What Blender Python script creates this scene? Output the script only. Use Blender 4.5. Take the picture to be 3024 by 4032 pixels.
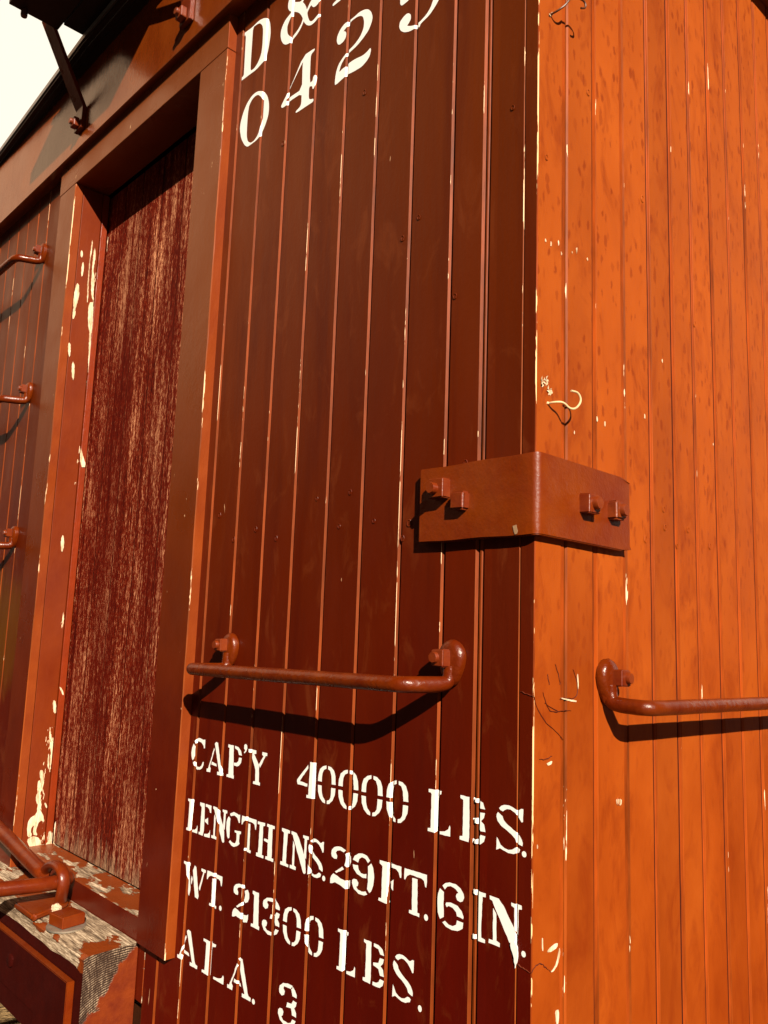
import bpy, bmesh, math, random
from mathutils import Vector, Matrix
random.seed(7)
for o in list(bpy.data.objects): bpy.data.objects.remove(o, do_unlink=True)
S = bpy.context.scene
C = S.collection

# ------------------------------------------------------------------ camera
# world: the corner of the car is x = y = 0; side wall lies on y = 0 (runs to -x),
# end wall lies on x = 0 (runs to +y); metres.
cam_d = bpy.data.cameras.new('camera')
cam = bpy.data.objects.new('camera', cam_d); C.objects.link(cam)
cam_d.sensor_fit = 'VERTICAL'; cam_d.sensor_height = 36.0
cam_d.lens = 3185.96 / 4032 * 36.0
cam_d.clip_start = 0.02; cam_d.clip_end = 5000
RX = Vector((0.69150029, 0.7215422, 0.03470177))     # image right
RY = Vector((-0.08129595, 0.12546453, -0.98876166))  # image down
RZ = Vector((-0.7177871, 0.68090786, 0.14541722))    # forward
M = Matrix((RX, -RY, -RZ)).transposed().to_4x4()
M.translation = Vector((0.58546773, -0.8113191, 1.7))
cam.matrix_world = M
S.camera = cam

# ------------------------------------------------------------------ light
SUN = Vector((1.78, -1.0, 1.11)).normalized()         # towards the sun
sl = bpy.data.lights.new('sun', 'SUN'); sl.energy = 5.0; sl.angle = math.radians(0.5)
sl.color = (1.0, 0.88, 0.72)
so = bpy.data.objects.new('sun', sl); C.objects.link(so)
so.rotation_euler = SUN.to_track_quat('Z', 'Y').to_euler()
so.location = SUN * 40
W = bpy.data.worlds.new('World'); S.world = W; W.use_nodes = True
nt = W.node_tree; nt.nodes.clear()
wo = nt.nodes.new('ShaderNodeOutputWorld'); bg = nt.nodes.new('ShaderNodeBackground')
sky = nt.nodes.new('ShaderNodeTexSky'); sky.sky_type = 'NISHITA'; sky.sun_disc = False
sky.sun_elevation = math.asin(SUN.z); sky.sun_rotation = math.atan2(SUN.x, SUN.y)
sky.dust_density = 3.0; sky.air_density = 1.0
tint = nt.nodes.new('ShaderNodeMix'); tint.data_type = 'RGBA'; tint.blend_type = 'MULTIPLY'
tint.inputs[0].default_value = 1.0; tint.inputs[7].default_value = (0.085, 0.028, 0.007, 1)   # warm, hazy and dim next to the sun
# a bright bank of cream cloud fills the sky behind the car (towards -x, +y)
tc = nt.nodes.new('ShaderNodeTexCoord')
dot = nt.nodes.new('ShaderNodeVectorMath'); dot.operation = 'DOT_PRODUCT'
dot.inputs[1].default_value = Vector((-0.62, 0.78, 0.1)).normalized()
cn = nt.nodes.new('ShaderNodeTexNoise'); cn.inputs['Scale'].default_value = 2.5; cn.inputs['Detail'].default_value = 4
ad = nt.nodes.new('ShaderNodeMath'); ad.operation = 'MULTIPLY_ADD'; ad.inputs[1].default_value = 0.25
mr = nt.nodes.new('ShaderNodeMapRange'); mr.interpolation_type = 'SMOOTHSTEP'
mr.inputs["From Min"].default_value = 0.56; mr.inputs["From Max"].default_value = 0.80
mx = nt.nodes.new('ShaderNodeMix'); mx.data_type = 'RGBA'
CLOUD = 13.0
mx.inputs[7].default_value = (CLOUD, CLOUD * 0.90, CLOUD * 0.74, 1)
L_ = nt.links.new
L_(tc.outputs['Generated'], dot.inputs[0]); L_(tc.outputs['Generated'], cn.inputs['Vector'])
L_(cn.outputs['Fac'], ad.inputs[0]); L_(dot.outputs['Value'], ad.inputs[2])
L_(ad.outputs[0], mr.inputs['Value']); L_(mr.outputs[0], mx.inputs[0])
# a second, softer bright patch added to the unseen sky for sheen on the side
dot2 = nt.nodes.new('ShaderNodeVectorMath'); dot2.operation = 'DOT_PRODUCT'
dot2.inputs[1].default_value = Vector((-0.80, -0.26, 0.54)).normalized()
ad2 = nt.nodes.new('ShaderNodeMath'); ad2.operation = 'MULTIPLY_ADD'; ad2.inputs[1].default_value = 0.10
mr2 = nt.nodes.new('ShaderNodeMapRange'); mr2.interpolation_type = 'SMOOTHSTEP'
mr2.inputs['From Min'].default_value = 0.955; mr2.inputs['From Max'].default_value = 1.03
mx2 = nt.nodes.new('ShaderNodeMix'); mx2.data_type = 'RGBA'
mx2.inputs[7].default_value = (13.0, 8.0, 4.6, 1)
L_(tc.outputs['Generated'], dot2.inputs[0]); L_(cn.outputs['Fac'], ad2.inputs[0]); L_(dot2.outputs['Value'], ad2.inputs[2])
L_(ad2.outputs[0], mr2.inputs['Value']); L_(mr2.outputs[0], mx2.inputs[0])
L_(sky.outputs[0], tint.inputs[6]); L_(tint.outputs[2], mx2.inputs[6]); L_(mx2.outputs[2], mx.inputs[6]); L_(mx.outputs[2], bg.inputs['Color'])
bg.inputs['Strength'].default_value = 0.05
L_(bg.outputs[0], wo.inputs['Surface'])
S.view_settings.view_transform = 'Standard'; S.view_settings.look = 'None'
S.view_settings.exposure = 0.85; S.view_settings.gamma = 1.0
S.view_settings.use_curve_mapping = False
S.cycles.max_bounces = 5; S.cycles.diffuse_bounces = 1

# ------------------------------------------------------------------ materials
class NT:
    def __init__(s, name):
        s.m = bpy.data.materials.new(name); s.m.use_nodes = True
        s.t = s.m.node_tree; s.b = s.t.nodes['Principled BSDF']
        s.tc = s.t.nodes.new('ShaderNodeTexCoord')
        s.geo = s.t.nodes.new('ShaderNodeNewGeometry')
    def n(s, ty, **k):
        nd = s.t.nodes.new(ty)
        for a, v in k.items(): setattr(nd, a, v)
        return nd
    def link(s, a, b): s.t.links.new(a, b)
    def noise(s, scale, stretch=(1, 1, 1), detail=4, rough=0.55, dist=0.0, off=(0, 0, 0), ty='FBM'):
        mp = s.n('ShaderNodeMapping'); mp.inputs['Scale'].default_value = stretch; mp.inputs['Location'].default_value = off
        s.link(s.geo.outputs['Position'], mp.inputs['Vector'])
        nz = s.n('ShaderNodeTexNoise'); nz.inputs['Scale'].default_value = scale
        nz.inputs['Detail'].default_value = detail; nz.inputs['Roughness'].default_value = rough
        nz.inputs['Distortion'].default_value = dist
        s.link(mp.outputs[0], nz.inputs['Vector']); return nz.outputs['Fac']
    def ramp(s, src, stops, interp='LINEAR'):
        r = s.n('ShaderNodeValToRGB'); r.color_ramp.interpolation = interp
        el = r.color_ramp.elements
        while len(el) < len(stops): el.new(0.5)
        for e, (p, c) in zip(el, stops):
            e.position = p; e.color = (c[0], c[1], c[2], 1) if not isinstance(c, float) else (c, c, c, 1)
        s.link(src, r.inputs[0]); return r.outputs[0]
    def board(s, axis, freq, off):
        # one random value per board
        sx = s.n('ShaderNodeSeparateXYZ'); s.link(s.geo.outputs['Position'], sx.inputs[0])
        wn = s.n('ShaderNodeTexWhiteNoise', noise_dimensions='1D')
        s.link(s.math('FLOOR', s.math('ADD', s.math('MULTIPLY', sx.outputs[axis], freq), off)), wn.inputs['W'])
        return wn.outputs['Value']
    def n_x(s):
        sx = s.n('ShaderNodeSeparateXYZ'); s.link(s.geo.outputs['Position'], sx.inputs[0]); return sx.outputs['X']
    def math(s, op, a, b=None, clamp=False):
        m = s.n('ShaderNodeMath', operation=op); m.use_clamp = clamp
        for i, v in enumerate((a, b)):
            if v is None: continue
            if isinstance(v, (int, float)): m.inputs[i].default_value = v
            else: s.link(v, m.inputs[i])
        return m.outputs[0]
    def mix(s, f, a, b, blend='MIX'):
        m = s.n('ShaderNodeMix', data_type='RGBA', blend_type=blend)
        for i, v in ((0, f), (6, a), (7, b)):
            if isinstance(v, (int, float)): m.inputs[i].default_value = v
            elif isinstance(v, tuple): m.inputs[i].default_value = (*v, 1)
            else: s.link(v, m.inputs[i])
        return m.outputs[2]
    def fade(s, c, col, z0, z1, amt):
        # sky sheen towards the eaves put into the paint colour, with a wandering edge
        sx = s.n('ShaderNodeSeparateXYZ'); s.link(s.geo.outputs['Position'], sx.inputs[0])
        m = s.n('ShaderNodeMapRange'); m.inputs['From Min'].default_value = z0; m.inputs['From Max'].default_value = z1
        s.link(s.math('ADD', sx.outputs['Z'], s.math('MULTIPLY', s.noise(2.2, (1, 1, 0.6), 4, 0.6, 0, (6, 6, 6)), 0.8)), m.inputs['Value'])
        return s.mix(s.math('MULTIPLY', m.outputs[0], amt), c, col)
    def bump(s, src, dist, strength=1.0, prev=None):
        b = s.n('ShaderNodeBump'); b.inputs['Distance'].default_value = dist; b.inputs['Strength'].default_value = strength
        s.link(src, b.inputs['Height'])
        if prev is not None: s.link(prev, b.inputs['Normal'])
        return b.outputs[0]
    def out(s, col, rough=0.4, nrm=None, spec=0.5, metal=0.0):
        if isinstance(col, tuple): s.b.inputs['Base Color'].default_value = (*col, 1)
        else: s.link(col, s.b.inputs['Base Color'])
        if isinstance(rough, (int, float)): s.b.inputs['Roughness'].default_value = rough
        else: s.link(rough, s.b.inputs['Roughness'])
        s.b.inputs['Specular IOR Level'].default_value = spec
        s.b.inputs['Metallic'].default_value = metal
        if nrm is not None: s.link(nrm, s.b.inputs['Normal'])
        return s.m

def mat_side():
    s = NT('side_paint')  # base darker than end wall: part of the weaker sunlight is in the colour
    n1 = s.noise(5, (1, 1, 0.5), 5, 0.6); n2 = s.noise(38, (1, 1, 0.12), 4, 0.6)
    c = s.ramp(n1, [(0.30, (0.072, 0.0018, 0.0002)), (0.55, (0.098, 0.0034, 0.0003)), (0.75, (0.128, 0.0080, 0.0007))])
    c = s.fade(c, (0.150, 0.025, 0.0010), 1.70, 3.0, 0.9)  # sky sheen towards the eaves, put into the paint colour
    bx = s.board('X', 1 / 0.0845, 1.78); c = s.mix(1.0, c, s.ramp(bx, [(0.0, 0.78), (1.0, 1.0)]), 'MULTIPLY')
    # golden reflection low on the far stretch, put into the paint colour
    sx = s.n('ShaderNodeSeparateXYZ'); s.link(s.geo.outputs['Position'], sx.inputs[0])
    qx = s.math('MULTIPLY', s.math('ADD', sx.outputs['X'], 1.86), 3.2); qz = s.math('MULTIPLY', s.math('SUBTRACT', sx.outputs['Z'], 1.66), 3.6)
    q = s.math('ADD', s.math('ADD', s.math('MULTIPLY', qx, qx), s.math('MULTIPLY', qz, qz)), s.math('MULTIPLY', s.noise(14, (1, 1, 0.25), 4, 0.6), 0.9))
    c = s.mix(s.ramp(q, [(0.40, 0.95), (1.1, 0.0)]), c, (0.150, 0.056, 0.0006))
    c = s.mix(s.math('MULTIPLY', n2, 0.35), c, (0.050, 0.003, 0.0003))
    st = s.noise(12, (1, 1, 0.10), 4, 0.65, 0.6, (8, 8, 1)); c = s.mix(s.ramp(st, [(0.52, 0.0), (0.66, 0.4)]), c, (0.045, 0.0015, 0.0002))
    bl = s.noise(17, (1.2, 1.2, 0.5), 5, 0.65, 0.8, (1, 5, 5)); c = s.mix(s.ramp(bl, [(0.56, 0.0), (0.68, 0.35)]), c, (0.17, 0.035, 0.008))
    # rare pale scratches and flakes
    fl = s.noise(60, (1.6, 1.6, 0.22), 3, 0.7, 0.4, (3, 1, 7)); fm = s.noise(3, (1, 1, 1), 2, 0.5, 0, (9, 0, 0))
    f = s.math('GREATER_THAN', s.math('MULTIPLY', fl, s.math('ADD', fm, 0.42)), 0.76)
    c = s.mix(f, c, (0.55, 0.30, 0.16))
    g = s.noise(420, (1, 1, 0.05), 3, 0.6)
    nb = s.bump(g, 0.0004, 0.35); nb = s.bump(s.noise(14, (1, 1, 0.25), 4, 0.6), 0.003, 0.35, nb)
    nb = s.bump(s.noise(170, (1, 1, 0.8), 3, 0.6, 0, (4, 4, 4)), 0.0006, 0.35, nb)
    r = s.ramp(s.noise(9, (1, 1, 0.4), 4, 0.6, 0, (2, 7, 1)), [(0.3, 0.30), (0.7, 0.48)])
    return s.out(c, r, nb, 0.2)

def mat_trim(name='trim_paint', dark=(0.075, 0.0036, 0.0004), light=(0.115, 0.0095, 0.001), rough=(0.22, 0.40), fleck=0.72, fcol=(0.75, 0.45, 0.24), bumpd=0.0016, sheen_col=None, spec=0.5, peel=False):
    s = NT(name)
    n1 = s.noise(11, (1, 1, 0.7), 5, 0.65)
    c = s.ramp(n1, [(0.3, dark), (0.7, light)])
    if sheen_col: c = s.fade(c, sheen_col, 1.7, 3.0, 0.9)
    fl = s.noise(75, (1, 1, 0.3), 4, 0.75, 0.3, (5, 2, 1))
    c = s.mix(s.math('GREATER_THAN', fl, fleck), c, fcol)
    if peel:
        sx = s.n('ShaderNodeSeparateXYZ'); s.link(s.geo.outputs['Position'], sx.inputs[0])
        lo = s.n('ShaderNodeMapRange'); lo.inputs['From Min'].default_value = 1.55; lo.inputs['From Max'].default_value = 1.15; s.link(sx.outputs['Z'], lo.inputs['Value'])
        ye = s.n('ShaderNodeMapRange'); ye.inputs['From Min'].default_value = 0.030; ye.inputs['From Max'].default_value = 0.058; s.link(sx.outputs['Y'], ye.inputs['Value'])
        v = s.math('ADD', s.noise(34, (1, 1, 0.16), 5, 0.72, 0.3, (2, 9, 4)), s.math('ADD', s.math('MULTIPLY', lo.outputs[0], 0.055), s.math('MULTIPLY', ye.outputs[0], 0.09)))
        c = s.mix(s.math('GREATER_THAN', v, 0.695), c, (0.80, 0.60, 0.38))
    nb = s.bump(s.noise(26, (1, 1, 0.5), 5, 0.65), bumpd, 0.5)
    nb = s.bump(s.noise(300, (1, 1, 0.15), 2, 0.6), 0.0004, 0.4, nb)
    r = s.ramp(s.noise(7, (1, 1, 1), 3, 0.5, 0, (1, 8, 1)), [(0.3, rough[0]), (0.7, rough[1])])
    return s.out(c, r, nb, spec)

def mat_worn(name, base, cream_at, seed, cream=(0.86, 0.66, 0.42)):
    # paint on an arris, rubbed through to pale primer along the grain
    s = NT(name)
    a = s.noise(7, (1, 1, 0.5), 4, 0.65, 0, (seed, seed * 2, 0)); b = s.noise(260, (1, 1, 0.06), 3, 0.75, 0, (seed, 1, 2))
    v = s.math('ADD', s.math('MULTIPLY', a, 0.75), s.math('MULTIPLY', b, 0.4))
    f = s.math('GREATER_THAN', v, cream_at)
    c0 = s.ramp(s.noise(24, (1, 1, 0.16), 5, 0.7), [(0.34, tuple(q * 0.42 for q in base)), (0.62, base)])
    c = s.mix(f, c0, cream)
    return s.out(c, 0.5, s.bump(s.noise(200, (1, 1, 0.15), 3, 0.6), 0.0006, 0.6), 0.12)

def mat_end():
    s = NT('end_paint')
    n1 = s.noise(4.5, (1, 1, 0.7), 5, 0.62)
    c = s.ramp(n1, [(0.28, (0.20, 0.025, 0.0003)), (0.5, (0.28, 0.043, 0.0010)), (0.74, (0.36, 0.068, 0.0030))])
    # sheen towards the top of the wall, put into the paint colour
    sz = s.n('ShaderNodeSeparateXYZ'); s.link(s.geo.outputs['Position'], sz.inputs[0])
    ch = s.n('ShaderNodeMapRange'); ch.inputs['From Min'].default_value = 1.2; ch.inputs['From Max'].default_value = 2.6
    s.link(s.math('ADD', sz.outputs['Z'], s.math('MULTIPLY', n1, 0.6)), ch.inputs['Value'])
    c = s.mix(s.math('MULTIPLY', ch.outputs[0], 0.4), c, (0.44, 0.100, 0.012))
    c = s.mix(1.0, c, s.ramp(s.board('Y', 1 / 0.0747, 0.16), [(0.0, 0.82), (1.0, 1.0)]), 'MULTIPLY')
    # soft brushed smears
    sm = s.noise(15, (1.1, 1.1, 0.5), 6, 0.68, 1.0, (3, 3, 3))
    c = s.mix(s.ramp(sm, [(0.50, 0.0), (0.70, 0.60)]), c, (0.17, 0.019, 0.0006))
    # small dark drips, densest high on the wall
    vo = s.n('ShaderNodeTexVoronoi'); mp = s.n('ShaderNodeMapping'); mp.inputs['Scale'].default_value = (84, 84, 36)
    wz = s.n('ShaderNodeTexNoise'); wz.inputs['Scale'].default_value = 38; wz.inputs['Detail'].default_value = 4; wz.inputs['Roughness'].default_value = 0.7
    s.link(s.geo.outputs['Position'], wz.inputs['Vector'])
    wv_ = s.n('ShaderNodeVectorMath', operation='MULTIPLY_ADD'); wv_.inputs[1].default_value = (0.016, 0.016, 0.022)
    s.link(wz.outputs['Color'], wv_.inputs[0]); s.link(s.geo.outputs['Position'], wv_.inputs[2])
    s.link(wv_.outputs[0], mp.inputs['Vector']); s.link(mp.outputs[0], vo.inputs['Vector']); vo.inputs['Scale'].default_value = 1
    d = s.ramp(s.math('SUBTRACT', s.math('MULTIPLY', s.noise(30, (1, 1, 0.5), 2, 0.5, 0, (1, 5, 2)), 0.70), vo.outputs['Distance']), [(0.0, 0.0), (0.14, 1.0)])
    sx = s.n('ShaderNodeSeparateXYZ'); s.link(s.geo.outputs['Position'], sx.inputs[0])
    hz = s.n('ShaderNodeMapRange'); hz.inputs['From Min'].default_value = 1.3; hz.inputs['From Max'].default_value = 2.0
    s.link(sx.outputs['Z'], hz.inputs['Value'])
    cr = s.n('ShaderNodeSeparateColor'); s.link(vo.outputs['Color'], cr.inputs[0])
    pick = s.math('MULTIPLY', s.math('GREATER_THAN', cr.outputs[0], 0.45), s.math('ADD', s.math('MULTIPLY', cr.outputs[1], 0.8), 0.35))
    dd = s.math('MULTIPLY', s.math('MULTIPLY', d, pick), s.math('MULTIPLY', hz.outputs[0], 0.55))
    c = s.mix(dd, c, (0.15, 0.014, 0.0005))
    fl = s.noise(60, (1.3, 1.3, 0.25), 4, 0.75, 0.3, (5, 2, 9))
    c = s.mix(s.math('GREATER_THAN', fl, 0.80), c, (0.85, 0.62, 0.36))
    nb = s.bump(s.noise(360, (1, 1, 0.06), 3, 0.6), 0.0004, 0.4)
    nb = s.bump(s.noise(22, (1, 1, 0.4), 4, 0.6, 0.5), 0.003, 0.3, nb)
    return s.out(c, s.ramp(n1, [(0.3, 0.5), (0.7, 0.65)]), nb, 0.15)

def mat_iron(name='painted_iron', dark=(0.11, 0.0095, 0.001), light=(0.20, 0.030, 0.003), chips=0.0, rough=(0.28, 0.42), b=0.0022, spec=0.55, sc=26):
    s = NT(name)
    n1 = s.noise(sc, (1, 1, 1), 6, 0.65)
    c = s.ramp(n1, [(0.3, dark), (0.7, light)])
    nb = s.bump(s.noise(70, (1, 1, 1), 4, 0.6), b, 0.45)
    nb = s.bump(s.noise(260, (1, 1, 1), 3, 0.6), 0.0007, 0.5, nb)
    if chips:
        f = s.math('GREATER_THAN', s.noise(48, (1, 1, 1), 4, 0.75, 0.2, (4, 1, 2)), chips)
        c = s.mix(f, c, (0.36, 0.24, 0.15))
    r = s.ramp(s.noise(14, (1, 1, 1), 3, 0.6, 0, (1, 1, 5)), [(0.3, rough[0]), (0.7, rough[1])])
    return s.out(c, r, nb, spec)

def mat_door():
    # paint scoured off by weather: dark red left in the pores, pale fibres standing
    s = NT('weathered_boards')
    fine = s.noise(520, (1, 1, 0.13), 4, 0.8, 0.2)
    mid = s.noise(60, (1, 1, 0.035), 4, 0.6, 0, (2, 0, 0))
    big = s.noise(9, (1, 1, 0.3), 4, 0.6, 0, (7, 0, 3))
    v = s.math('ADD', s.math('MULTIPLY', fine, 0.80), s.math('ADD', s.math('MULTIPLY', mid, 0.35), s.math('MULTIPLY', big, 0.30)))
    c = s.ramp(v, [(0.62, (0.022, 0.0012, 0.0003)), (0.725, (0.125, 0.0055, 0.0007)), (0.795, (0.21, 0.022, 0.004)), (0.858, (0.84, 0.38, 0.19))])
    # every board has weathered to its own tone
    wn = s.n('ShaderNodeTexWhiteNoise', noise_dimensions='1D'); s.link(s.math('FLOOR', s.math('MULTIPLY', s.n_x(), 9.3)), wn.inputs['W'])
    c = s.mix(s.math('MULTIPLY', wn.outputs['Value'], 0.55), c, (0.080, 0.003, 0.0005))
    # bare grey wood near the foot of the boards
    sx = s.n('ShaderNodeSeparateXYZ'); s.link(s.geo.outputs['Position'], sx.inputs[0])
    ft = s.n('ShaderNodeMapRange'); ft.inputs['From Min'].default_value = 1.30; ft.inputs['From Max'].default_value = 1.15
    s.link(sx.outputs['Z'], ft.inputs['Value'])
    gm = s.ramp(s.math('ADD', s.math('MULTIPLY', ft.outputs[0], 0.30), s.math('ADD', s.math('MULTIPLY', s.noise(46, (1, 1, 0.10), 4, 0.7, 0, (0, 9, 0)), 0.6), s.math('MULTIPLY', fine, 0.4))), [(0.75, 0.0), (0.87, 0.7)])
    c = s.mix(gm, c, s.ramp(fine, [(0.35, (0.10, 0.045, 0.022)), (0.65, (0.50, 0.34, 0.20))]))
    nb = s.bump(fine, 0.0022, 0.8); nb = s.bump(mid, 0.0022, 0.6, nb)
    return s.out(c, 0.66, nb, 0.08)

def mat_timber(name, axis='x', bare=0.5, seed=0.0, paint=(0.23, 0.040, 0.0045)):
    # painted timber flaking down to silver-grey wood; grain runs along `axis`
    s = NT(name)
    st = {'x': (0.10, 1, 1), 'z': (1, 1, 0.10)}[axis]; st2 = {'x': (0.45, 1, 1), 'z': (1, 1, 0.45)}[axis]
    gr = s.noise(300, st, 4, 0.7, 0.2, (seed, 0, 0)); ln = s.noise(70, st, 3, 0.6, 0, (0, seed, 0))
    wood = s.ramp(s.math('ADD', s.math('MULTIPLY', gr, 0.6), s.math('MULTIPLY', ln, 0.4)), [(0.38, (0.06, 0.033, 0.018)), (0.5, (0.30, 0.21, 0.13)), (0.61, (0.74, 0.58, 0.40))])
    pn = s.ramp(s.noise(30, (1, 1, 1), 4, 0.6), [(0.3, tuple(q * 0.8 for q in paint)), (0.7, paint)])
    v = s.math('ADD', s.math('MULTIPLY', s.noise(15, st2, 3, 0.5, 0.2, (seed + 3, 1, 1)), 0.78), s.math('MULTIPLY', s.noise(75, st2, 4, 0.7, 0, (seed, 5, 1)), 0.22))
    f = s.ramp(v, [(bare - 0.004, 0.0), (bare + 0.004, 1.0)])
    c = s.mix(f, pn, wood)
    h = s.math('SUBTRACT', 1.0, f)
    nb = s.bump(h, 0.0012, 0.9); nb = s.bump(gr, 0.0013, 0.6, nb); nb = s.bump(s.noise(55, (1, 1, 1), 3, 0.6), 0.0015, 0.3, nb)
    return s.out(c, s.ramp(f, [(0, 0.38), (1, 0.8)]), nb, 0.4)

def mat_endgrain():
    # end of the timber: growth rings crossed by drying checks, grey, with skin of old paint
    s = NT('end_grain')
    mp = s.n('ShaderNodeMapping'); mp.inputs['Location'].default_value = (0, 0.03, -0.90)
    s.link(s.geo.outputs['Position'], mp.inputs['Vector'])
    wv = s.n('ShaderNodeTexWave', wave_type='RINGS', rings_direction='X'); wv.inputs['Scale'].default_value = 78
    wv.inputs['Distortion'].default_value = 3.5; wv.inputs['Detail'].default_value = 3; wv.inputs['Detail Scale'].default_value = 0.7; wv.inputs['Detail Roughness'].default_value = 0.65
    s.link(mp.outputs[0], wv.inputs['Vector'])
    ck = s.noise(300, (1, 1, 0.16), 4, 0.75, 0.8)
    v = s.math('MULTIPLY', s.ramp(wv.outputs['Fac'], [(0.25, 0.15), (0.7, 1.0)]), s.math('MULTIPLY', s.ramp(ck, [(0.40, 0.25), (0.56, 1.0)]), s.ramp(s.noise(35, (1, 1, 0.7), 4, 0.6, 0, (2, 2, 2)), [(0.35, 0.45), (0.6, 1.0)])))
    wood = s.ramp(v, [(0.1, (0.022, 0.009, 0.005)), (0.5, (0.12, 0.07, 0.04)), (0.9, (0.40, 0.29, 0.19))])
    sx = s.n('ShaderNodeSeparateXYZ'); s.link(s.geo.outputs['Position'], sx.inputs[0])
    # paint survives on the lower half, towards the wall
    dg = s.math('SUBTRACT', s.math('MULTIPLY', sx.outputs['Y'], 1.15), sx.outputs['Z'])
    d2 = s.math('ADD', dg, s.math('MULTIPLY', s.noise(22, (1, 1, 1), 5, 0.65, 0.5), 0.10))
    f = s.ramp(s.math('ADD', d2, 1.5), [(0.452, 0.0), (0.455, 1.0)])
    c = s.mix(f, wood, s.ramp(s.noise(40, (1, 1, 1), 4, 0.6), [(0.3, (0.12, 0.012, 0.0008)), (0.7, (0.19, 0.028, 0.0016))]))
    nb = s.bump(s.math('MULTIPLY', v, s.math('SUBTRACT', 1.0, f)), 0.0014, 0.7); nb = s.bump(f, 0.0015, 0.9, nb); nb = s.bump(s.noise(30, (1, 1, 1), 4, 0.6, 0.6), 0.003, 0.5, nb)
    return s.out(c, 0.6, nb, 0.3)

def mat_plain(name, col, rough=0.6, spec=0.3, bsc=120, bd=0.0008, var=0.25, metal=0.0):
    s = NT(name)
    c = s.ramp(s.noise(bsc * 0.25, (1, 1, 1), 4, 0.6), [(0.3, tuple(q * (1 - var) for q in col)), (0.7, tuple(min(1, q * (1 + var * 0.4)) for q in col))])
    return s.out(c, rough, s.bump(s.noise(bsc, (1, 1, 1), 3, 0.6), bd, 0.5), spec, metal)

def mat_bare():
    s = NT('bare_pale_wood')
    g = s.noise(330, (1, 1, 0.10), 4, 0.7, 0.2); b = s.noise(40, (1, 1, 0.4), 4, 0.65)
    c = s.ramp(s.math('ADD', s.math('MULTIPLY', g, 0.55), s.math('MULTIPLY', b, 0.45)), [(0.38, (0.30, 0.17, 0.08)), (0.50, (0.66, 0.50, 0.32)), (0.60, (0.84, 0.70, 0.50))])
    return s.out(c, 0.75, s.bump(g, 0.0012, 0.7), 0.15)

def mat_gravel():
    s = NT('gravel')
    vo = s.n('ShaderNodeTexVoronoi'); vo.inputs['Scale'].default_value = 55; s.link(s.geo.outputs['Position'], vo.inputs['Vector'])
    c = s.ramp(s.noise(9, (1, 1, 1), 6, 0.7), [(0.3, (0.10, 0.055, 0.02)), (0.7, (0.30, 0.19, 0.08))])
    sc = s.n('ShaderNodeSeparateColor'); s.link(vo.outputs['Color'], sc.inputs[0])
    c = s.mix(0.6, c, s.ramp(sc.outputs[0], [(0.0, (0.07, 0.035, 0.014)), (1.0, (0.34, 0.22, 0.10))]))
    # pale ballast under the car; unseen rest of the yard darkened to cut bounced light
    sx = s.n('ShaderNodeSeparateXYZ'); s.link(s.geo.outputs['Position'], sx.inputs[0])
    dy = s.math('ABSOLUTE', s.math('SUBTRACT', sx.outputs['Y'], 1.25))
    mr_ = s.n('ShaderNodeMapRange'); mr_.inputs['From Min'].default_value = 1.15; mr_.inputs['From Max'].default_value = 1.45
    s.link(s.math('ADD', dy, s.math('MULTIPLY', s.noise(3, (1, 1, 1), 4, 0.6), 0.4)), mr_.inputs['Value'])
    c = s.mix(mr_.outputs[0], c, s.ramp(sc.outputs[0], [(0.0, (0.010, 0.006, 0.004)), (1.0, (0.034, 0.020, 0.012))]))
    nb = s.bump(vo.outputs['Distance'], 0.01, 0.7); nb = s.bump(s.noise(120, (1, 1, 1), 5, 0.7), 0.006, 0.6, nb)
    return s.out(c, 0.9, nb, 0.2)

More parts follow.
